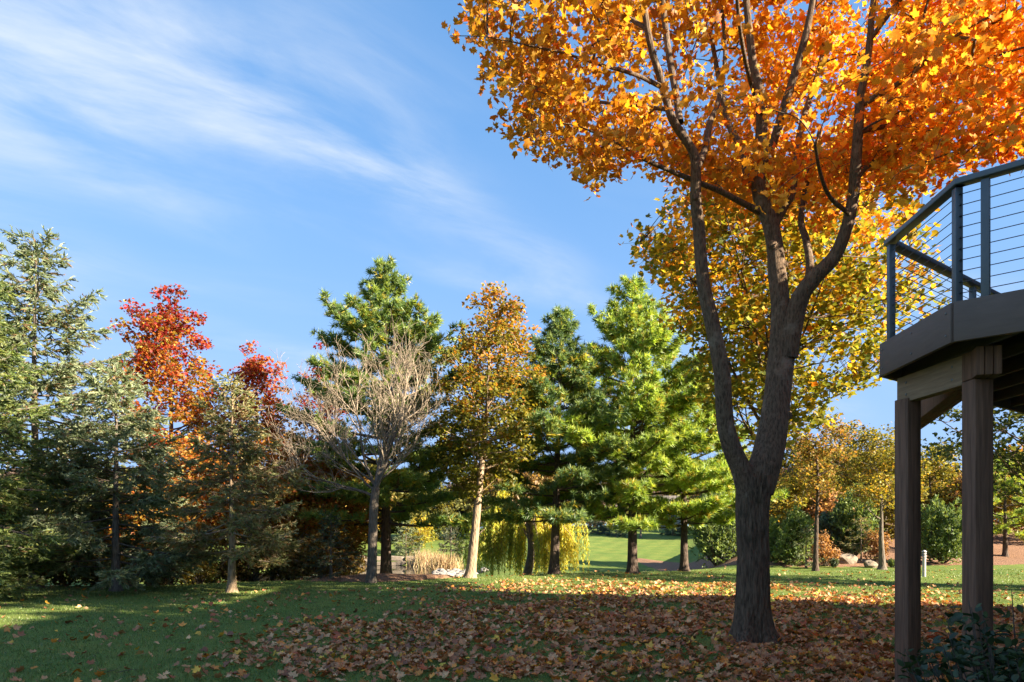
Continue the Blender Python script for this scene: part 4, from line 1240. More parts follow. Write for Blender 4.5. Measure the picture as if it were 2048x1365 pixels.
# ------------------------------------------------------------------ bare tree
def bare_tree():
    g = np.random.default_rng(81)
    D = 20.8
    b0 = np.array([Xat(742, D), D, 0.0]); b0[2] = float(ground_z(b0[0], D)) - 0.03
    root = empty("bare_tree", b0, "leafless grey tree with fanned pale twigs, no leaves left", "tree")
    tr = np.array([np.append(W(a, b, D), r * D / F) for a, b, r in ((742, 1170, 12), (744, 1130, 10), (746, 1060, 9), (748, 1010, 9), (752, 975, 8))])
    tr[0, 2] = b0[2]
    P = resample(tr, 5)
    V, Fq = tubes(P[None, :, :3], P[None, :, 3], 12); tg = Geo(); tg.add(V, Fq)
    link("trunk", tg.mesh("trunk", M['bark_grey'], True, b0), root)
    segs = {0: [], 1: [], 2: [], 3: [], 4: []}
    def grow(p, d, L, r, lev):
        n = 7
        path = [p]
        dd = d.copy()
        for i in range(n - 1):
            dd = dd + g.normal(size=3) * (0.13 if lev < 2 else 0.2) + np.array([0, 0, 0.07 if lev < 3 else 0.03])
            dd /= np.linalg.norm(dd)
            path.append(path[-1] + dd * L / (n - 1))
        path = np.array(path)
        segs[lev].append((path, r * np.linspace(1, 0.42, n)))
        if lev >= 4: return
        nch = [6, 5, 4, 2][lev]
        for c in range(nch):
            f = g.uniform(0.22, 1.0) if c else 1.0
            q = np.array([np.interp(f * (n - 1), np.arange(n), path[:, k]) for k in range(3)])
            tdir = path[-1] - path[-2]; tdir /= np.linalg.norm(tdir)
            s = g.normal(size=3); s -= tdir * np.dot(s, tdir); s /= np.linalg.norm(s)
            an_ = R(g.uniform(18, 48)) if c else R(9)
            grow(q, tdir * math.cos(an_) + s * math.sin(an_), L * g.uniform(0.42, 0.72), r * (0.62 - 0.2 * f), lev + 1)
    fork = P[-1, :3]
    for (dx, dy, dz, L, r, zo) in ((0.02, 0.1, 1, 2.6, 0.08, 0), (0.26, 0.25, 0.95, 2.5, 0.075, 0), (-0.50, -0.25, 0.85, 2.4, 0.055, -.05), (-1.0, 0.1, 0.22, 2.2, 0.05, -0.30), (0.55, -0.3, 0.8, 1.9, 0.045, -.1), (-0.30, 0.45, 0.9, 2.3, 0.045, 0), (-1.0, -0.35, 0.42, 2.1, 0.042, -0.15),
                                   (0.75, 0.35, 0.75, 1.7, 0.04, 0.1), (-0.8, 0.3, 0.55, 2.2, 0.04, 0.1)):
        d = np.array([dx, dy, dz]); d /= np.linalg.norm(d)
        grow(fork + np.array([0, 0, zo]), d, L, r, 0)
    for lev, nm in ((0, "limb"),):
        for path, r in segs[0]:
            V, Fq = tubes(path[None], r[None], 8); t_ = Geo(); t_.add(V, Fq); link("limb", t_.mesh("limb", M['bark_grey'], True, b0), root)
    bg = Geo()
    for lev in (1, 2, 3, 4):
        Pp = np.array([s[0] for s in segs[lev]]); Rr = np.maximum(np.array([s[1] for s in segs[lev]]), 0.0046)
        V, Fq = tubes(Pp[:, ::2] if lev < 3 else Pp[:, ::3], Rr[:, ::2] if lev < 3 else Rr[:, ::3], 4 if lev < 2 else 3); bg.add(V, Fq)
    link("twigs", bg.mesh("twigs", M['bark_bare'], True, b0), root)["kind"] = "stuff"
bare_tree()

# ------------------------------------------------------------------ weeping willow
def willow():
    g = np.random.default_rng(91)
    D = 33.0; X = Xat(1050, D)
    bz = float(ground_z(X, D)) - 0.03; b0 = np.array([X, D, bz])
    root = empty("willow_tree", b0, "weeping willow with yellow green curtains hanging to the grass", "tree")
    tt = np.linspace(0, 1, 8)
    P = b0 + np.stack([0.3 * np.sin(tt * 3), 0 * tt, tt * 3.2], -1)
    V, Fq = tubes(P[None], (0.24 * (1 - 0.55 * tt))[None], 10); tg = Geo(); tg.add(V, Fq); link("trunk", tg.mesh("trunk", M['bark_grey'], True, b0), root)
    nb = 34
    th = g.uniform(0, 2 * np.pi, nb); rr = g.uniform(0.8, 2.9, nb)
    e = b0 + np.stack([rr * np.cos(th) * 1.05, rr * np.sin(th) * 0.75, g.uniform(2.7, 5.0, nb) - 0.35 * rr], -1)
    a = P[g.integers(4, 8, nb)]
    c = (a + e) / 2 + np.array([0, 0, 1.3])
    BP = bez(a, c, e, 10)
    bg = Geo(); V, Fq = tubes(BP, np.linspace(0.06, 0.012, 10)[None].repeat(nb, 0), 5); bg.add(V, Fq)
    ns = 1150
    bi = g.integers(0, nb, ns); fi = g.uniform(0.35, 1, ns) ** 0.7 * 9
    i0 = np.clip(fi.astype(int), 0, 8); fr = (fi - i0)[:, None]
    st = BP[bi, i0] * (1 - fr) + BP[bi, i0 + 1] * fr
    gz = ground_z(st[:, 0], st[:, 1])
    ln = np.clip(st[:, 2] - gz - g.uniform(0.05, 1.1, ns), 0.5, 4.5) * g.uniform(0.6, 1.0, ns)
    m = 7
    s = np.linspace(0, 1, m)[None, :]
    out = norm(np.stack([np.cos(th[bi]), np.sin(th[bi]), 0 * bi], -1))
    SPt = st[:, None] + out[:, None] * (0.35 * (1 - np.exp(-3 * s)))[..., None] - np.array([0, 0, 1.0]) * (ln[:, None] * s)[..., None]
    SPt[..., 0] += 0.05 * np.sin(s * 7 + g.uniform(0, 6, (ns, 1))); SPt[..., 1] += 0.05 * np.sin(s * 6 + g.uniform(0, 6, (ns, 1)))
    V, Fq = tubes(SPt[:, ::3], np.full((ns, 3), 0.0035), 3); bg.add(V, Fq)
    link("branches", bg.mesh("branches", M['bark_tan'], True, b0), root)
    k = np.clip((ln / 0.055).astype(int), 8, 80)
    idx = np.repeat(np.arange(ns), k)
    f = g.uniform(0.02, 1, len(idx)) * (m - 1); j0 = np.clip(f.astype(int), 0, m - 2); fr = (f - j0)[:, None]
    pos = SPt[idx, j0] * (1 - fr) + SPt[idx, j0 + 1] * fr
    dr = np.stack([g.normal(size=len(idx)) * 0.42, g.normal(size=len(idx)) * 0.42, -np.ones(len(idx))], -1)
    T = np.array([(0.12, 0, 0.45), (-0.12, 0, 0.45), (0, 0, 1), (0, 0, 0)]); TF = np.array([[0, 1, 2], [0, 3, 1]])
    pal = np.array([(0.40, 0.38, 0.05), (0.30, 0.34, 0.045), (0.50, 0.40, 0.05), (0.20, 0.26, 0.04)])
    sg = vnoise(st * 0.8, 92)
    lush = np.clip(0.5 + 0.9 * sg + 0.25 * (st[:, 0] - X), 0, 1)[idx]
    ci_ = np.where(g.uniform(size=len(idx)) < lush, g.choice([0, 2, 0, 1], len(idx)), g.choice([1, 3, 3, 0], len(idx)))
    tint = 1.7 * pal[ci_] * (1 + 0.15 * g.normal(size=(len(idx), 1)))
    V, Fc = scatter(T, TF, pos - b0, frames(dr, None, g), 0.15 * g.uniform(0.7, 1.3, len(idx)))
    lg = Geo(); lg.add(V, Fc, np.repeat(np.clip(tint, 0.01, 0.8), 4, 0))
    link("crown", lg.mesh("crown", M['leaf']), root)["kind"] = "stuff"
willow()

# ------------------------------------------------------------------ left group
SB = [(0.155, 0.185, 0.105), (0.12, 0.155, 0.09), (0.21, 0.235, 0.135), (0.105, 0.135, 0.065)]
SG = [(0.13, 0.165, 0.045), (0.095, 0.135, 0.045), (0.18, 0.20, 0.06), (0.07, 0.105, 0.04)]
SBR = [(0.15, 0.16, 0.07), (0.20, 0.185, 0.08), (0.12, 0.14, 0.065), (0.23, 0.18, 0.09)]
spruce("spruce_tree", "bright yellow green spruce at the lawn edge, left of the tall blue spruce", Xat(-42, 15.6), 15.6, Zat(476, 15.6), 0.35, 2.2, SG, [3, 3, 2, 2], 101, trunk_r=0.14, twig=0.20, brown=0.03, dens=1.1)
spruce("spruce_tree", "tallest blue green spruce with cones in its ragged top", Xat(70, 19.2), 19.2, Zat(488, 19.2), 0.7, 3.4, SB, [3, 3, 2, 2], 102, trunk_r=0.16, twig=0.23, brown=0.10, bare_low=0.25, dens=1.0, step=0.135,
       prof=([0, .06, .2, .45, .62, .8, .9, .96, 1], [.75, .95, 1, .82, .66, .40, .27, .18, .03]))
spruce("spruce_tree", "broad blue spruce in the shade between the tall spruce and red maple", Xat(232, 17.9), 17.9, Zat(738, 17.9), 0.5, 2.6, SB, [4, 3, 3, 2], 103, trunk_r=0.12, twig=0.21, brown=0.08, bare_low=0.3, dens=1.25, step=0.10)
spruce("spruce_tree", "brownish thinning spruce with pale bare trunk foot", Xat(464, 17.5), 17.5, Zat(770, 17.5), 1.0, 1.75, SBR, [3, 3, 3, 2], 104, trunk_r=0.11, twig=0.20, brown=0.2, bare_low=0.25, dens=1.3, step=0.095, bark='bark_tan',
       prof=([0, .06, .2, .5, .8, .95, 1], [.7, .95, 1, .72, .40, .18, .03]))
deciduous("red_maple_tree", "crimson topped maple fading to orange below, rising behind the spruces", Xat(338, 27), 27.0, Zat(566, 27), 3.2, 2.05,
          blend_pal([(0.55, 0.20, 0.03), (0.50, 0.31, 0.035), (0.42, 0.13, 0.03), (0.30, 0.24, 0.03)], [(0.33, 0.022, 0.020), (0.26, 0.020, 0.022), (0.38, 0.070, 0.020), (0.28, 0.095, 0.022)], 0.60, 0.3, 0.15, 0.14),
          111, nclump=240, per=56, leaf=0.15, tmpl=SL, clump=0.33, trunk_r=0.16, profile='oval', bark='bark_grey', nmain=26, wobble=0.45)
deciduous("red_maple_tree", "smaller orange red maple between the brown spruce and leafless tree", Xat(512, 29), 29.0, Zat(682, 29), 3.4, 1.5,
          blend_pal([(0.52, 0.20, 0.03), (0.40, 0.20, 0.03), (0.25, 0.10, 0.03)], [(0.40, 0.070, 0.02), (0.46, 0.16, 0.025), (0.36, 0.035, 0.025)], 0.55, 0.3, 0.15, 0.12),
          112, nclump=140, per=56, leaf=0.15, tmpl=SL, clump=0.33, trunk_r=0.14, profile='oval', bark='bark_grey', nmain=20)
deciduous("red_maple_tree", "sparse crimson maple showing through the leafless twigs", Xat(645, 30), 30.0, Zat(690, 30), 3.0, 1.45,
          blend_pal([(0.30, 0.09, 0.03), (0.22, 0.10, 0.03)], [(0.30, 0.022, 0.028), (0.28, 0.035, 0.025)], 0.5, 0.3, 0.15, 0.1),
          113, nclump=90, per=46, leaf=0.15, tmpl=SL, clump=0.3, trunk_r=0.12, profile='oval', bark='bark_grey', nmain=16)
BRN = blend_pal([(0.40, 0.25, 0.042), (0.30, 0.23, 0.038), (0.44, 0.19, 0.04)], [(0.48, 0.24, 0.042), (0.37, 0.26, 0.042), (0.50, 0.15, 0.035)], 0.5, 0.3, 0.18, 0.15)
for k_, (px_, D_, tpy, wd_, lb) in enumerate(((395, 24.5, 880, 1.7, "rusty understorey tree behind the brownish spruce"), (545, 25.0, 850, 1.8, "dark rust understorey tree left of the leafless trunk"),
                                        (655, 26.0, 905, 1.8, "olive gold understorey tree at the pond edge"), (300, 23.0, 960, 1.6, "low gold understorey tree under the blue spruce"))):
    deciduous("understorey_tree", lb, Xat(px_, D_), D_, Zat(tpy, D_), 0.7, wd_, BRN, 120 + k_, nclump=170, per=62, leaf=0.14, tmpl=SL, clump=0.36, trunk_r=0.09, profile='round', bark='bark_grey', nmain=16, group="understorey trees along the pond edge")
spruce("spruce_tree", "small dark spruce beside the leafless tree trunk", Xat(662, 21.6), 21.6, Zat(1030, 21.6), 0.12, 0.85, [(0.05, 0.075, 0.04), (0.04, 0.065, 0.04)], [1, 1], 130, trunk_r=0.05, twig=0.13, step=0.07)
YEL = blend_pal([(0.34, 0.27, 0.04), (0.26, 0.24, 0.04)], [(0.45, 0.34, 0.05), (0.40, 0.24, 0.05)], 0.5, 0.3, 0.16, 0.12)
ORB = blend_pal([(0.34, 0.19, 0.08), (0.28, 0.15, 0.06)], [(0.40, 0.25, 0.11), (0.36, 0.19, 0.08)], 0.5, 0.3, 0.16, 0.12)
leafy_shrub("shrub", "peach leaved shrub under the tall blue spruce", Xat(130, 22), 22.0, 1.5, 1.0, ORB, 131, "shrubs under the left spruces", leaf=0.09)
leafy_shrub("shrub", "yellow green shrub under the broad blue spruce", Xat(262, 20.5), 20.5, 1.2, 0.7, YEL, 132, "shrubs under the left spruces", leaf=0.09)
leafy_shrub("shrub", "small golden shrub left of the pale spruce trunk", Xat(395, 20.5), 20.5, 1.0, 0.5, YEL, 133, "shrubs under the left spruces", leaf=0.08)

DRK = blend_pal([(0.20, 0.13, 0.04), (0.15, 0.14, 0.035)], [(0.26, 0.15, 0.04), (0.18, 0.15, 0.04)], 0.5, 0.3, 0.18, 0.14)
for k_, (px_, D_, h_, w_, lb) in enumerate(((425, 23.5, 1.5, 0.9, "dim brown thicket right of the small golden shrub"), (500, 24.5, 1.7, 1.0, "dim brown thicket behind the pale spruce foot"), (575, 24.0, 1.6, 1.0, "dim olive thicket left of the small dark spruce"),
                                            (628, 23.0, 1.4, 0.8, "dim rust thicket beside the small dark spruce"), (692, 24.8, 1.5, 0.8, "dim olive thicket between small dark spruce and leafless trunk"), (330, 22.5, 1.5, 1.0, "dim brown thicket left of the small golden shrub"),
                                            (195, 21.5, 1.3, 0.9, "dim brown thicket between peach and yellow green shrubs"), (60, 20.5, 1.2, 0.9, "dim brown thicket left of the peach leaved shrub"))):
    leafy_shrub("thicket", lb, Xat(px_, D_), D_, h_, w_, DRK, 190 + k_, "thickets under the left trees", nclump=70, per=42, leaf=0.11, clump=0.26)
# ------------------------------------------------------------------ right group
OLV = blend_pal([(0.20, 0.19, 0.03), (0.26, 0.22, 0.035), (0.15, 0.16, 0.03)], [(0.24, 0.22, 0.035), (0.34, 0.20, 0.04), (0.18, 0.18, 0.03)], 0.5, 0.3, 0.18, 0.14)
RUS = blend_pal([(0.30, 0.22, 0.05), (0.34, 0.19, 0.05), (0.22, 0.20, 0.04)], [(0.28, 0.21, 0.05), (0.36, 0.19, 0.05), (0.20, 0.18, 0.04)], 0.5, 0.3, 0.18, 0.14)
GLD = blend_pal([(0.30, 0.27, 0.04), (0.24, 0.24, 0.035), (0.42, 0.28, 0.04)], [(0.22, 0.22, 0.035), (0.30, 0.25, 0.04), (0.16, 0.17, 0.03)], 0.45, 0.3, 0.18, 0.14)
zb = float(ground_z(Xat(1631, 27), 27.0))
deciduous("young_tree", "young rust olive tree with dark crooked trunk right of the big maple", Xat(1631, 27), 27.0, Zat(828, 27), 2.6, 1.35, RUS, 141, nclump=85, per=32, leaf=0.13, tmpl=SL, clump=0.28, trunk_r=0.10, profile='vase', bark='bark_pine', nmain=20, depth=1.0)
deciduous("young_tree", "young golden olive tree with pale forked trunk beside the deck post", Xat(1764, 27.4), 27.4, Zat(852, 27.4), 2.5, 1.6, GLD, 142, nclump=130, per=40, leaf=0.12, tmpl=SL, clump=0.28, trunk_r=0.13, profile='round', bark='bark_grey', nmain=22, trunk_to=0.6)
for k_, (px_, D_, tpy, wd_, pal_, lb) in enumerate((
        (1590, 37, 858, 1.7, GLD, "yellow green tree behind the crooked young trunk"), (1700, 40, 835, 2.2, OLV, "tall olive tree on the bank behind the boulders"),
        (1655, 36, 985, 1.3, ORB, "peach orange small tree on the mulch bank"), (1770, 38, 870, 1.9, OLV, "olive tree behind the pale forked trunk"),
        (1862, 41, 880, 2.1, GLD, "gold green tree seen between the deck posts"), (1920, 40, 960, 1.6, ORB, "orange tree behind the juniper between the posts"),
        (1530, 42, 905, 1.8, RUS, "rusty tree behind the big maple trunk"), (2075, 38, 880, 2.4, GLD, "gold tree on the bank beyond the deck"))):
    deciduous("bank_tree", lb, Xat(px_, D_), D_, Zat(tpy, D_), Zat(1075, D_), wd_, pal_, 150 + k_, nclump=140, per=48, leaf=0.19, tmpl=SL, clump=0.42, trunk_r=0.11, profile='oval', bark='bark_grey', nmain=18, group="trees on the mulch bank")
# dark maple beyond the deck
deciduous("maple_tree", "dark green maple beyond the deck posts, in shade", 15.6, 19.3, 7.2, 2.6, 3.3, blend_pal([(0.06, 0.085, 0.025), (0.08, 0.10, 0.025)], [(0.07, 0.09, 0.025), (0.10, 0.12, 0.03)], 0.5, 0.3, 0.15, 0.1),
          161, nclump=200, per=32, leaf=0.135, tmpl=ML1, clump=0.36, trunk_r=0.13, profile='round', bark='bark_maple', nmain=26)
pine("white_pine", "yellow green pine beyond the rear deck post", Xat(2010, 34), 34.0, Zat(915, 34), 1.4, 1.9, PY, [3, 3, 2, 2], 162, trunk_r=0.12, needle=0.2, yellow=0.15, wh=0.5)
JN = [(0.115, 0.165, 0.055), (0.16, 0.205, 0.065), (0.09, 0.135, 0.055)]
JB = [(0.07, 0.10, 0.065), (0.09, 0.125, 0.08)]
for k_, (px_, D_, tpy, wd_, pal_, lb) in enumerate((
        (1578, 29.6, 1012, 1.15, JN, "upright juniper beside the crooked young trunk"), (1706, 33, 962, 1.3, JN, "tall green juniper behind the larger boulder"),
        (1886, 30.5, 985, 1.35, JN, "broad juniper between the two deck posts"), (1432, 35, 950, 1.7, JN, "bushy evergreen left of the big maple trunk"),
        (1545, 31.0, 1060, 0.8, JN, "low juniper right behind the big maple trunk"), (1655, 33.5, 1020, 0.9, JB, "blue grey juniper behind the peach orange tree"))):
    juniper("juniper_shrub", lb, Xat(px_, D_), D_, Zat(tpy, D_), wd_, pal_, 170 + k_, "junipers on the bank", n=1800, twig=0.28)
spruce("spruce_tree", "small blue spruce at the foot of the crooked young tree", Xat(1612, 28.6), 28.6, Zat(1052, 28.6), 0.15, 0.6, SB, [1, 1, 1, 1], 180, trunk_r=0.04, twig=0.12, step=0.07)
spruce("spruce_tree", "airy small spruce between the boulders and pale forked trunk", Xat(1722, 30.5), 30.5, Zat(1035, 30.5), 0.5, 0.75, SBR, [1, 1, 1, 1], 181, trunk_r=0.04, twig=0.13, step=0.11)
leafy_shrub("shrub", "peach leaved shrub right of the crooked young trunk", Xat(1650, 29.5), 29.5, 1.4, 0.55, ORB, 182, None, leaf=0.10, nclump=36)
leafy_shrub("shrub", "rust leaved shrub left of the pale forked trunk", Xat(1752, 30.5), 30.5, 1.7, 0.45, ORB, 183, None, leaf=0.10, nclump=36)
leafy_shrub("shrub", "small red shrub left of the crooked young trunk", Xat(1606, 31.5), 31.5, 1.5, 0.35, blend_pal([(0.4, 0.08, 0.05)], [(0.45, 0.1, 0.06)]), 184, None, leaf=0.10, nclump=22)
juniper("dwarf_conifer", "tiny dwarf conifer on the open mulch near the boulders", Xat(1668, 28.9), 28.9, Zat(1118, 28.9), 0.22, JB, 185, "dwarf conifers on the mulch", n=260, twig=0.12)
juniper("dwarf_conifer", "tiny dwarf conifer right of the pale forked trunk", Xat(1785, 29.0), 29.0, Zat(1120, 29.0), 0.25, JN, 186, "dwarf conifers on the mulch", n=260, twig=0.12)

# boulders
def rock_mesh(name, seed, mat, sub=3):
    import bmesh
    bm = bmesh.new(); bmesh.ops.create_icosphere(bm, subdivisions=sub, radius=1.0)
    me = bpy.data.meshes.new(name); bm.to_mesh(me); bm.free()
    V = np.empty(len(me.vertices) * 3, np.float32); me.vertices.foreach_get("co", V); V = V.reshape(-1, 3).astype(float)
    V *= (1 + 0.28 * vnoise(V * 1.3 + seed, seed) + 0.10 * vnoise(V * 3.1 + seed, seed + 1))[:, None]
    me.vertices.foreach_set("co", V.astype(np.float32).ravel()); me.update(); me.materials.append(M[mat])
    return me
for (px_, py_, D_, s_, lb) in ((1692, 1122, 30.2, (0.50, 0.4, 0.30), "larger pale boulder on the mulch bank"), (1741, 1133, 28.9, (0.30, 0.25, 0.20), "smaller grey boulder near the pale forked trunk")):
    o = link("boulder", rock_mesh("boulder", int(px_), 'stone'), None, (Xat(px_, D_), D_, float(ground_z(Xat(px_, D_), D_)) + s_[2] * 0.45))
    o.scale = s_; tag(o, lb, "boulder", "boulders on the mulch bank")

# path light
def path_light():
    D = 23.0; x = Xat(1848, D); z = float(ground_z(x, D))
    root = empty("path_light", (x, D, z), "white louvred path light post on the grass behind the deck post", "lamp")
    V, Fq = tubes(np.array([[(0, 0, -0.05), (0, 0, 0.3), (0, 0, 0.60)]], float), np.full((1, 3), 0.055), 16)
    link("post", np_mesh("post", V, Fq, M['trim'], smooth=True), root)
    for k in range(4):
        V, Fq = tubes(np.array([[(0, 0, 0.615 + 0.05 * k), (0, 0, 0.622 + 0.05 * k), (0, 0, 0.640 + 0.05 * k)]], float), np.array([[0.075, 0.075, 0.045]]), 16)
        link("louvre", np_mesh("louvre", V, Fq, M['trim'], smooth=False), root)
    V, Fq = tubes(np.array([[(0, 0, 0.58), (0, 0, 0.84)]], float), np.full((1, 2), 0.032), 10)
    link("lens", np_mesh("lens", V, Fq, M['glass'], smooth=True), root)
    V, Fq = tubes(np.array([[(0, 0, 0.82), (0, 0, 0.85), (0, 0, 0.885), (0, 0, 0.89)]], float), np.array([[0.075, 0.072, 0.04, 0.001]]), 16)
    link("cap", np_mesh("cap", V, Fq, M['trim'], smooth=True), root)
path_light()

# ------------------------------------------------------------------ pond surroundings
def block_mesh(name, seed, mat):
    import bmesh
    bm = bmesh.new(); bmesh.ops.create_cube(bm, size=2.0)
    bmesh.ops.bevel(bm, geom=bm.edges[:], offset=0.22, segments=2, affect='EDGES', profile=0.6)
    me = bpy.data.meshes.new(name); bm.to_mesh(me); bm.free()
    V = np.empty(len(me.vertices) * 3, np.float32); me.vertices.foreach_get("co", V); V = V.reshape(-1, 3).astype(float)
    V *= (1 + 0.14 * vnoise(V * 0.9 + seed, seed))[:, None]
    me.vertices.foreach_set("co", V.astype(np.float32).ravel()); me.update(); me.materials.append(M[mat])
    return me
wall = empty("stone_wall", (-9.5, 58.5, WATER), "low wall of pale stone blocks on the far pond shore", "wall")
gs = np.random.default_rng(5)
for row in (0, 1):
    xx = -17.5 + 0.5 * row
    while xx < -6.6:
        w_ = gs.uniform(0.8, 1.7); h_ = 0.42
        o = link("stone", block_mesh("stone", int(xx * 10) + 400 + row * 77, 'stone'), wall, (xx + w_ / 2 + 9.5, 0.12 * math.sin(xx) + 0.15 * row, 0.16 + row * h_))
        o.scale = (w_ * 0.44, 0.4, h_ * gs.uniform(0.38, 0.54)); o.rotation_euler = (gs.normal() * 0.05, gs.normal() * 0.07, gs.normal() * 0.12); xx += w_
pile = empty("rock_pile", (-3.9, 45.0, WATER), "pile of white grey shore rocks beside the tan trunk", "rocks")
for k_ in range(60):
    x_, y_ = gs.normal() * 0.75, gs.normal() * 1.6
    zz = float(ground_z(-3.9 + x_, 45.0 + y_)) - WATER
    s_ = gs.uniform(0.13, 0.30)
    o = link("rock", rock_mesh("rock", k_ + 700, 'rock', 2) if k_ < 6 else bpy.data.objects["rock" if k_ % 6 == 0 else "rock.%03d" % (k_ % 6)].data, pile, (x_, y_, max(zz, 0.0) + s_ * 0.5))
    o.scale = (s_ * 1.2, s_, s_ * 0.8); o.rotation_euler = (0, 0, gs.uniform(0, 6))
def reeds(label, X, D, n, sp, H, seed):
    g = np.random.default_rng(seed)
    z = max(float(ground_z(X, D)), WATER) - 0.05
    b = np.stack([g.normal(size=n) * sp, g.normal(size=n) * sp * 0.7, 0 * np.arange(n)], -1)
    d = np.stack([g.normal(size=n) * 0.2, g.normal(size=n) * 0.2, np.ones(n)], -1)
    h = H * g.uniform(0.55, 1.1, n)
    T = np.array([(0.5, 0, 0), (-0.5, 0, 0), (0.35, 0.0, 0.6), (-0.35, 0, 0.6), (0, 0.12, 1.0)]); TF = np.array([[0, 1, 3], [0, 3, 2], [2, 3, 4]])
    V, Fc = scatter(T, TF, b, frames(d, None, g), np.stack([np.full(n, 0.035), h, h], -1))
    tint = pick([(0.42, 0.29, 0.14), (0.34, 0.23, 0.10), (0.50, 0.36, 0.18), (0.26, 0.22, 0.08)], [3, 3, 2, 1], n, g)
    me = np_mesh("reed_clump", V, Fc, M['dead_leaf'], np.repeat(tint, 5, 0))
    tag(link("reed_clump", me, None, (X, D, z)), label, "reeds", "reeds at the pond", None)["kind"] = "stuff"
reeds("tawny reed clump standing in the pond by the shore rocks", Xat(885, 50), 50, 700, 0.55, 1.5, 301)
reeds("smaller tawny reed clump on the far pond shore", Xat(852, 57), 57, 500, 0.6, 1.6, 302)
for k_, (px_, D_, tpy, z0_, rm, pal_, lb) in enumerate(((812, 64, 1035, -0.6, 1.7, SB, "blue green spruce on the far pond bank"), (902, 60, 1040, -0.8, 1.5, [(0.07, 0.085, 0.045), (0.06, 0.07, 0.04)], "dark spruce behind the pond reeds"),
                                                       (1195, 76, 1035, 0.8, 2.4, [(0.05, 0.08, 0.06), (0.06, 0.09, 0.06)], "dark blue spruce at the top of the far lawn"), (1232, 72, 1050, 0.5, 1.6, [(0.05, 0.08, 0.06), (0.06, 0.09, 0.06)], "low dark spruce right of the far lawn spruce"),
                                                       (1345, 74, 1035, 1.0, 1.8, [(0.04, 0.065, 0.05), (0.05, 0.075, 0.05)], "dark evergreen at the top of the mown slope"))):
    spruce("spruce_tree", lb, Xat(px_, D_), D_, Zat(tpy, D_), float(ground_z(Xat(px_, D_), D_)) + 0.15, rm, pal_, [1] * len(pal_), 310 + k_, "far spruces", trunk_r=0.08, twig=0.32, step=0.16, dens=0.7)
deciduous("far_tree", "bright yellow small tree across the pond", Xat(838, 66), 66.0, Zat(1035, 66), float(ground_z(Xat(838, 66), 66)) + 0.7, 1.7, blend_pal([(0.45, 0.38, 0.04), (0.35, 0.36, 0.04)], [(0.55, 0.44, 0.05)], 0.5), 320, nclump=70, per=26, leaf=0.22, clump=0.5, trunk_r=0.12, profile='round')
deciduous("birch_tree", "thin white barked birch on the far lawn", Xat(1281, 70), 70.0, 6.0, 2.6, 1.3, blend_pal([(0.32, 0.27, 0.05)], [(0.36, 0.28, 0.06)]), 321, nclump=30, per=16, leaf=0.2, clump=0.4, trunk_r=0.10, profile='oval', bark='bark_grey')

# far white house at the top of the slope
fh = empty("far_house", (Xat(1312, 104), 106, 1.0), "distant white house partly hidden at the top of the mown slope", "house")
fo = np.array(fh.location)
V, Fc = board((-3.6, 0, 2.0), (3.6, 0, 2.0), 5.0, 4.2); link("wall", np_mesh("wall", V, Fc, M['trim']), fh)
RV = np.array([(-4, -3, 4.05), (4, -3, 4.05), (4, 0, 5.9), (-4, 0, 5.9), (4, 3, 4.05), (-4, 3, 4.05)])
link("roof", np_mesh("roof", RV, [np.array([[0, 1, 2, 3], [3, 2, 4, 5]]), np.array([[0, 3, 5], [1, 4, 2]])], M['roof']), fh)
for wx in (-2.4, 0, 2.4):
    V, Fc = board((wx - 0.5, -2.54, 2.4), (wx + 0.5, -2.54, 2.4), 0.08, 1.3); link("window", np_mesh("window", V, Fc, M['glass']), fh)

# far tree line: four kinds, repeated
def copy_thing(src, loc, sc, rz, label):
    r = src.copy(); COL.objects.link(r); r.location = loc; r.scale = (sc, sc, sc); r.rotation_euler = (0, 0, rz); r["label"] = label
    for ch in list(src.children):
        c = ch.copy(); COL.objects.link(c); c.parent = r
    return r
proto = []
FAR = [(blend_pal([(0.26, 0.20, 0.06), (0.20, 0.17, 0.05)], [(0.30, 0.20, 0.07), (0.24, 0.15, 0.06)]), "russet tree in the far tree line"),
       (blend_pal([(0.16, 0.17, 0.05)], [(0.22, 0.20, 0.05), (0.15, 0.16, 0.04)]), "olive tree in the far tree line"),
       (blend_pal([(0.36, 0.26, 0.06)], [(0.42, 0.28, 0.06), (0.34, 0.18, 0.05)]), "golden tree in the far tree line"),
       (blend_pal([(0.14, 0.11, 0.09)], [(0.19, 0.14, 0.11), (0.15, 0.10, 0.08)]), "grey brown nearly bare tree in the far tree line")]
slots = [(p_, d_) for p_, d_ in zip(range(-350, 2500, 85), [92, 84, 97, 88, 80, 94, 86, 99, 83, 90] * 4)]
slots += [(p_, 68 + (p_ * 7) % 9) for p_ in list(range(-300, 780, 90)) + list(range(1480, 2400, 100))]
for k_, (pal_, lb) in enumerate(FAR):
    p_, d_ = slots[k_]
    z_ = float(ground_z(Xat(p_, d_), d_))
    proto.append(deciduous("far_tree", lb, Xat(p_, d_), float(d_), z_ + 7.0, z_ + 0.6, 3.6, pal_, 330 + k_, nclump=180, per=52, leaf=0.40, clump=0.8, trunk_r=0.16, profile='round', nmain=16, group="trees in the far tree line"))
gf = np.random.default_rng(9)
for k_ in range(4, len(slots)):
    p_, d_ = slots[k_]
    x_ = Xat(p_, d_)
    if 1150 < p_ < 1400: d_ += 22; x_ = Xat(p_, d_)
    t_ = int(gf.choice(4, p=[.3, .3, .15, .25]))
    copy_thing(proto[t_], (x_, d_, float(ground_z(x_, d_)) - 0.05), gf.uniform(0.95, 1.45) * (d_ / 88.0), gf.uniform(0, 6), FAR[t_][1])
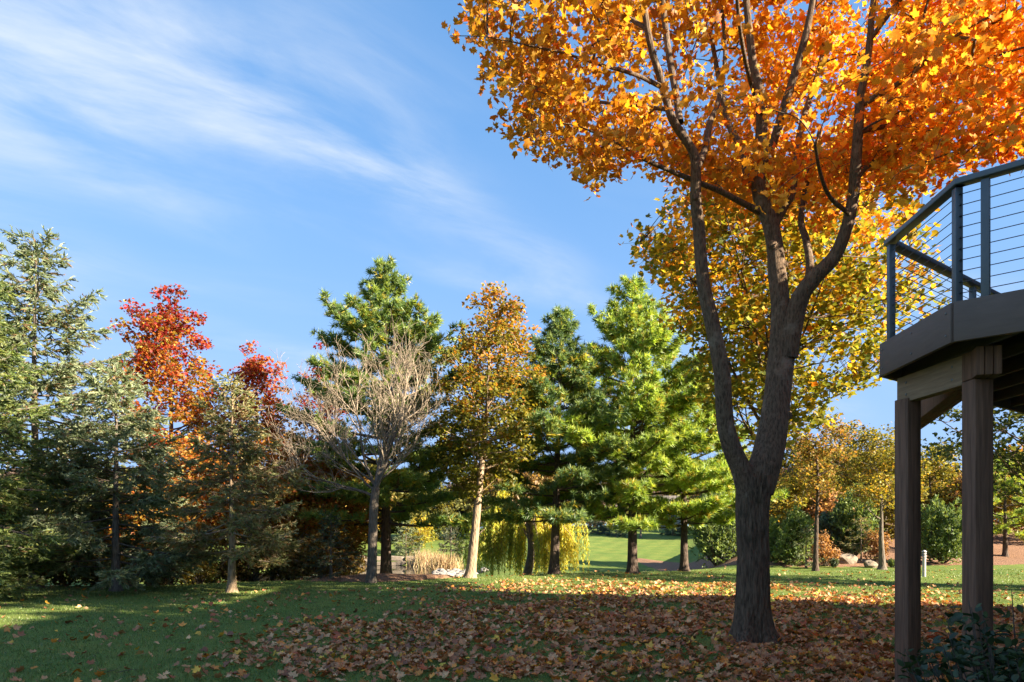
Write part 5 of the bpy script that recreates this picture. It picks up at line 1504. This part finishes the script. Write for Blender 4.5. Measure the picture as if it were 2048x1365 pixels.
# trees right of the view whose shade crosses the lawn
pine("white_pine", "pine standing right of the house end", 25.0, 14.0, 8.2, 1.6, 2.2, PG, [1, 1, 1], 351, trunk_r=0.18, needle=0.3, dens=0.4)
deciduous("added_shade_tree", "tall gold tree added unseen behind the house to shade the lawn", 21.5, -4.2, 16.2, 5.0, 3.2, GLD, 352, nclump=150, per=45, leaf=0.34, clump=0.8, trunk_r=0.3, profile='round')  # this and the next two: unseen trees added to shade the left lawn
deciduous("added_shade_tree", "tall rust tree added unseen behind the house to shade the lawn", 23.0, -8.6, 17.0, 5.0, 3.6, RUS, 353, nclump=150, per=45, leaf=0.34, clump=0.8, trunk_r=0.3, profile='round')
deciduous("added_shade_tree", "narrow olive tree added unseen behind the house to shade the lawn", 21.5, 0.1, 16.4, 4.0, 1.7, OLV, 354, nclump=110, per=40, leaf=0.32, clump=0.6, trunk_r=0.25, profile='column')  # added to darken the sunny wedge left on the lawn

# ------------------------------------------------------------------ shrub by the deck
def near_shrub():
    g = np.random.default_rng(401)
    b0 = np.array([3.08, 4.0, float(ground_z(3.08, 4.0))])
    root = empty("broadleaf_shrub", b0, "dark glossy broadleaf shrub in front of the deck post", "shrub")
    nst = 120
    th = g.uniform(0, 2 * np.pi, nst); rr = 0.78 * np.sqrt(g.uniform(0, 1, nst))
    tip = np.stack([rr * np.cos(th), rr * np.sin(th) * 0.8, (1.22 - 0.45 * (rr / 0.78) ** 2) * g.uniform(0.72, 1.08, nst)], -1)
    tip[0] = (0.20, 0.1, 1.42); tip[1] = (0.27, 0.05, 1.36); tip[2] = (0.04, 0.1, 1.25)
    a = g.normal(size=(nst, 3)) * 0.05; a[:, 2] = -0.02
    P = bez(a, tip * np.array([0.75, 0.75, 0.4]), tip, 8)
    bg = Geo(); V, Fq = tubes(P, np.linspace(0.009, 0.0025, 8)[None].repeat(nst, 0), 5); bg.add(V, Fq)
    link("stems", bg.mesh("stems", M['bark_twig'], True), root)
    L = []; Dn = []
    for i in range(nst):
        k = 40 if i > 2 else 14
        f = g.uniform(0.3 if i > 2 else 0.55, 1.0, k)
        q = np.stack([np.interp(f * 7, np.arange(8), P[i, :, c]) for c in range(3)], -1)
        o = norm(g.normal(size=(k, 3)) * np.array([1, 1, 0.6]))
        L.append(q + o * 0.05); Dn.append(o)
    L = np.concatenate(L); Dn = np.concatenate(Dn); N = len(L)
    yv = norm(Dn + np.array([0, 0, -0.15])); zv = norm(np.array([0, 0, 1.0]) + 0.45 * g.normal(size=(N, 3)))
    zv = norm(zv - yv * (zv * yv).sum(1, keepdims=True)); xv = np.cross(yv, zv)
    Rm = np.stack([xv, yv, zv], 2)
    half = [(0.18, 0.15), (0.29, 0.42), (0.22, 0.74)]
    pts = [(0, 0, 0)] + [(a_, b_, 0.07) for a_, b_ in half] + [(0, 1.0, -0.08)] + [(-a_, b_, 0.07) for a_, b_ in half[::-1]]
    TV = np.array([(0, 0.45, 0.0)] + pts); TF = np.array([[0, 1 + i, 1 + (i + 1) % 8] for i in range(8)])
    sz = 0.066 * g.uniform(0.65, 1.3, N)
    pal = np.array([(0.034, 0.058, 0.024), (0.046, 0.074, 0.028), (0.062, 0.092, 0.034), (0.026, 0.046, 0.022)])
    ci_ = g.integers(0, 4, N)
    wp = L + b0
    near_ = np.argsort(np.linalg.norm(wp - np.array([0, 0, EYE]), axis=1) / sz)[:300]
    rest_ = np.setdiff1d(np.arange(N), near_)
    V, Fc = scatter(TV, TF, L[rest_], Rm[rest_], sz[rest_])
    o = link("foliage", np_mesh("foliage", V, Fc, M['gloss_leaf'], np.repeat(pal[ci_[rest_]], len(TV), 0)), root); o["kind"] = "stuff"
    ms = [np_mesh("leaf", TV, TF, M['gloss_leaf'], np.tile(pal[c], (len(TV), 1))) for c in range(4)]
    for i in near_:
        o = bpy.data.objects.new("leaf", ms[int(ci_[i])]); COL.objects.link(o); o.parent = root
        mm = Matrix(Rm[i].tolist()).to_4x4(); mm.translation = Vector(L[i])
        o.matrix_local = mm @ Matrix.Diagonal((sz[i], sz[i], sz[i], 1))
near_shrub()

# ------------------------------------------------------------------ fallen leaves
gl = np.random.default_rng(501)
cand = 200000
Dp = np.exp(gl.uniform(np.log(4.0), np.log(29.0), cand))
Dp = np.where(gl.uniform(size=cand) < 0.55, np.sqrt(gl.uniform(4.0 ** 2, 27.0 ** 2, cand)), Dp)
Xp = gl.uniform(-0.80, 0.86, cand) * Dp
dm = np.hypot((Xp - 4.2) / 1.05, (Dp - 9.6))
dens = 1.05 * (1 - sstep(4.4, 8.6, dm)) + 0.12 * (1 - sstep(7.0, 13.0, dm)) + 0.012
lit = (1 - sstep(2.5, 7.5, np.hypot((Xp - 5.5) / 1.5, (Dp - 16.5) / 0.9)))
dens = np.maximum(dens, 0.34 * lit * (1 - 0.6 * sstep(6.5, 9.0, Xp)))
dens *= np.clip(0.95 + 0.8 * vnoise(np.stack([Xp * 0.9, Dp * 0.9, Xp * 0], -1), 61) + 0.75 * vnoise(np.stack([Xp * 2.6, Dp * 2.6, Xp * 0], -1), 62), 0.06, 2)
# equal density per square metre: undo the sampling density
samp = 0.55 * 2 * Dp / (27.0 ** 2 - 16) / Dp + 0.45 / (Dp * np.log(29 / 4.0)) / Dp
wgt = dens / samp; wgt /= np.quantile(wgt, 0.985)
okl = gl.uniform(size=cand) < wgt * 0.62
Xp, Dp = Xp[okl], Dp[okl]
N = len(Xp)
print("fallen leaves", N)
GZl = ground_z(Xp, Dp)
pal_g = np.array([(0.42, 0.205, 0.082), (0.34, 0.145, 0.055), (0.52, 0.30, 0.135), (0.29, 0.105, 0.035), (0.56, 0.21, 0.03), (0.62, 0.35, 0.035), (0.20, 0.08, 0.035), (0.42, 0.10, 0.03)])
pwg = np.array([.25, .20, .17, .14, .09, .05, .07, .05]); pwg = pwg / pwg.sum()
name_g = ["tan", "brown", "pale tan", "chestnut", "orange", "yellow", "dark brown", "russet"]
cg = gl.choice(8, N, p=pwg)
pal_g = pal_g * 1.2
TG = np.clip(pal_g[cg] * (1 + 0.18 * gl.normal(size=(N, 1))), 0.01, 0.8)
shapes = [maple_leaf(2, 0.35, 0.25), maple_leaf(2, -0.15, -0.55), maple_leaf(2, 0.75, 0.15), maple_leaf(2, 0.1, 0.1)]
for k_ in (0, 1, 2):
    v_ = shapes[k_][0]; v_[:, 2] += 0.16 * np.sin(v_[:, 0] * 5 + k_) * v_[:, 1]
shape_nm = ["cupped", "arched", "folded", "flat"]
lows = [maple_leaf(1, 0.35, 0.3), maple_leaf(1, -0.2, -0.5)]
sg = gl.integers(0, 4, N)
nr = gl.normal(size=(N, 3)) * 0.55; nr[:, 2] = 1.0
Rg = frames(nr, None, gl)
SZg = 0.098 * gl.uniform(0.45, 1.25, N)
pos = np.stack([Xp, Dp, GZl + 0.028 + 0.02 * gl.uniform(size=N)], -1)
pxl = 1024 + Xp / Dp * F; pyl = HOR + (EYE - pos[:, 2]) / Dp * F
vis = (pxl > 15) & (pxl < 1780) & (pyl < 1355)
near = np.argsort(np.where(vis, Dp / SZg, 1e9))[:300]
mask = np.ones(N, bool); mask[near] = False
lg = Geo()
for k_ in range(4):
    q = mask & (sg == k_) & (Dp < 9)
    V, Fc = scatter(shapes[k_][0] - np.array([0, 0.4, 0]), shapes[k_][1], pos[q], Rg[q], SZg[q]); lg.add(V, Fc, np.repeat(TG[q], len(shapes[k_][0]), 0))
for k_ in range(2):
    q = mask & (sg % 2 == k_) & (Dp >= 9)
    V, Fc = scatter(lows[k_][0] - np.array([0, 0.4, 0]), lows[k_][1], pos[q], Rg[q], SZg[q] * 1.1); lg.add(V, Fc, np.repeat(TG[q], len(lows[k_][0]), 0))
tag(link("leaf_litter", lg.mesh("leaf_litter", M['dead_leaf'])), "carpet of fallen brown maple leaves spread over the lawn", "leaves", kind="stuff")
fme = {}
for i_ in near:
    c_, s_ = int(cg[i_]), int(sg[i_])
    if (c_, s_) not in fme:
        fme[(c_, s_)] = np_mesh("fallen_leaf", shapes[s_][0] - np.array([0, 0.4, 0]), shapes[s_][1], M['dead_leaf'], np.tile(pal_g[c_], (len(shapes[s_][0]), 1)))
    o = bpy.data.objects.new("fallen_leaf", fme[(c_, s_)]); COL.objects.link(o)
    mm = Matrix(Rg[i_].tolist()).to_4x4(); mm.translation = Vector(pos[i_])
    o.matrix_world = mm @ Matrix.Diagonal((SZg[i_], SZg[i_], SZg[i_], 1))
    tag(o, "%s %s maple leaf lying loose on the near shaded lawn" % (name_g[c_], shape_nm[s_]), "leaf", "fallen leaves on the near lawn")

# fallen twigs between the leaves
nt = 260
xt = gl.normal(size=nt) * 4.0 + 3.6; yt = gl.uniform(6.0, 16.0, nt); at = gl.uniform(0, np.pi, nt); lt = gl.uniform(0.12, 0.42, nt)
d_ = np.stack([np.cos(at), np.sin(at), 0 * at], -1)
b_ = np.stack([xt, yt, ground_z(xt, yt) + 0.035], -1)
TPt = np.stack([b_ - d_ * lt[:, None] / 2, b_ + gl.normal(size=(nt, 3)) * 0.015, b_ + d_ * lt[:, None] / 2], 1)
V, Fq = tubes(TPt, np.tile([0.004, 0.0032, 0.0015], (nt, 1)), 4)
tag(link("twig_litter", np_mesh("twig_litter", V, Fq, M['bark_twig'])), "thin fallen twigs scattered among the leaves under the maple", "twigs", kind="stuff")

# ------------------------------------------------------------------ grass blades
gg = np.random.default_rng(601)
N = 118000
Dp = np.exp(gg.uniform(np.log(5.5), np.log(27.0), N))
Xp = gg.uniform(-0.82, 0.86, N) * Dp
GZg = ground_z(Xp, Dp)
keep = Dp < crest(Xp) + 1.5
Xp, Dp, GZg = Xp[keep], Dp[keep], GZg[keep]
N = len(Xp)
T = np.array([(0.5, 0, 0), (-0.5, 0, 0), (0.0, 0.25, 1.0)]); TF = np.array([[0, 1, 2]])
dn = np.stack([gg.normal(size=N) * 0.45, gg.normal(size=N) * 0.45, np.ones(N)], -1)
hgt = 0.045 * gg.uniform(0.6, 1.35, N) * (1 + 0.25 * vnoise(np.stack([Xp * 1.5, Dp * 1.5, Xp * 0], -1), 63))
wd = 0.0084 * (Dp / 7.0) ** 0.9 * gg.uniform(0.7, 1.3, N)
V, Fc = scatter(T, TF, np.stack([Xp, Dp, GZg - 0.004], -1), frames(dn, None, gg), np.stack([wd, hgt, hgt], -1))
pt = vnoise(np.stack([Xp * 0.6, Dp * 0.6, Xp * 0], -1), 64)
tint = pick([(0.115, 0.160, 0.045), (0.15, 0.205, 0.052), (0.20, 0.245, 0.075), (0.27, 0.26, 0.11)], [4, 4, 2, 0.6], N, gg, 0.16) * (1 + 0.22 * pt[:, None])
tag(link("grass", np_mesh("grass", V, Fc, M['grass'], np.repeat(np.clip(tint, 0.01, 0.5), 3, 0))), "short mown green grass of the near lawn", "grass", kind="stuff")
tot = sum(len(o.data.polygons) for o in scene.objects if o.type == 'MESH')
print("polygons", tot)
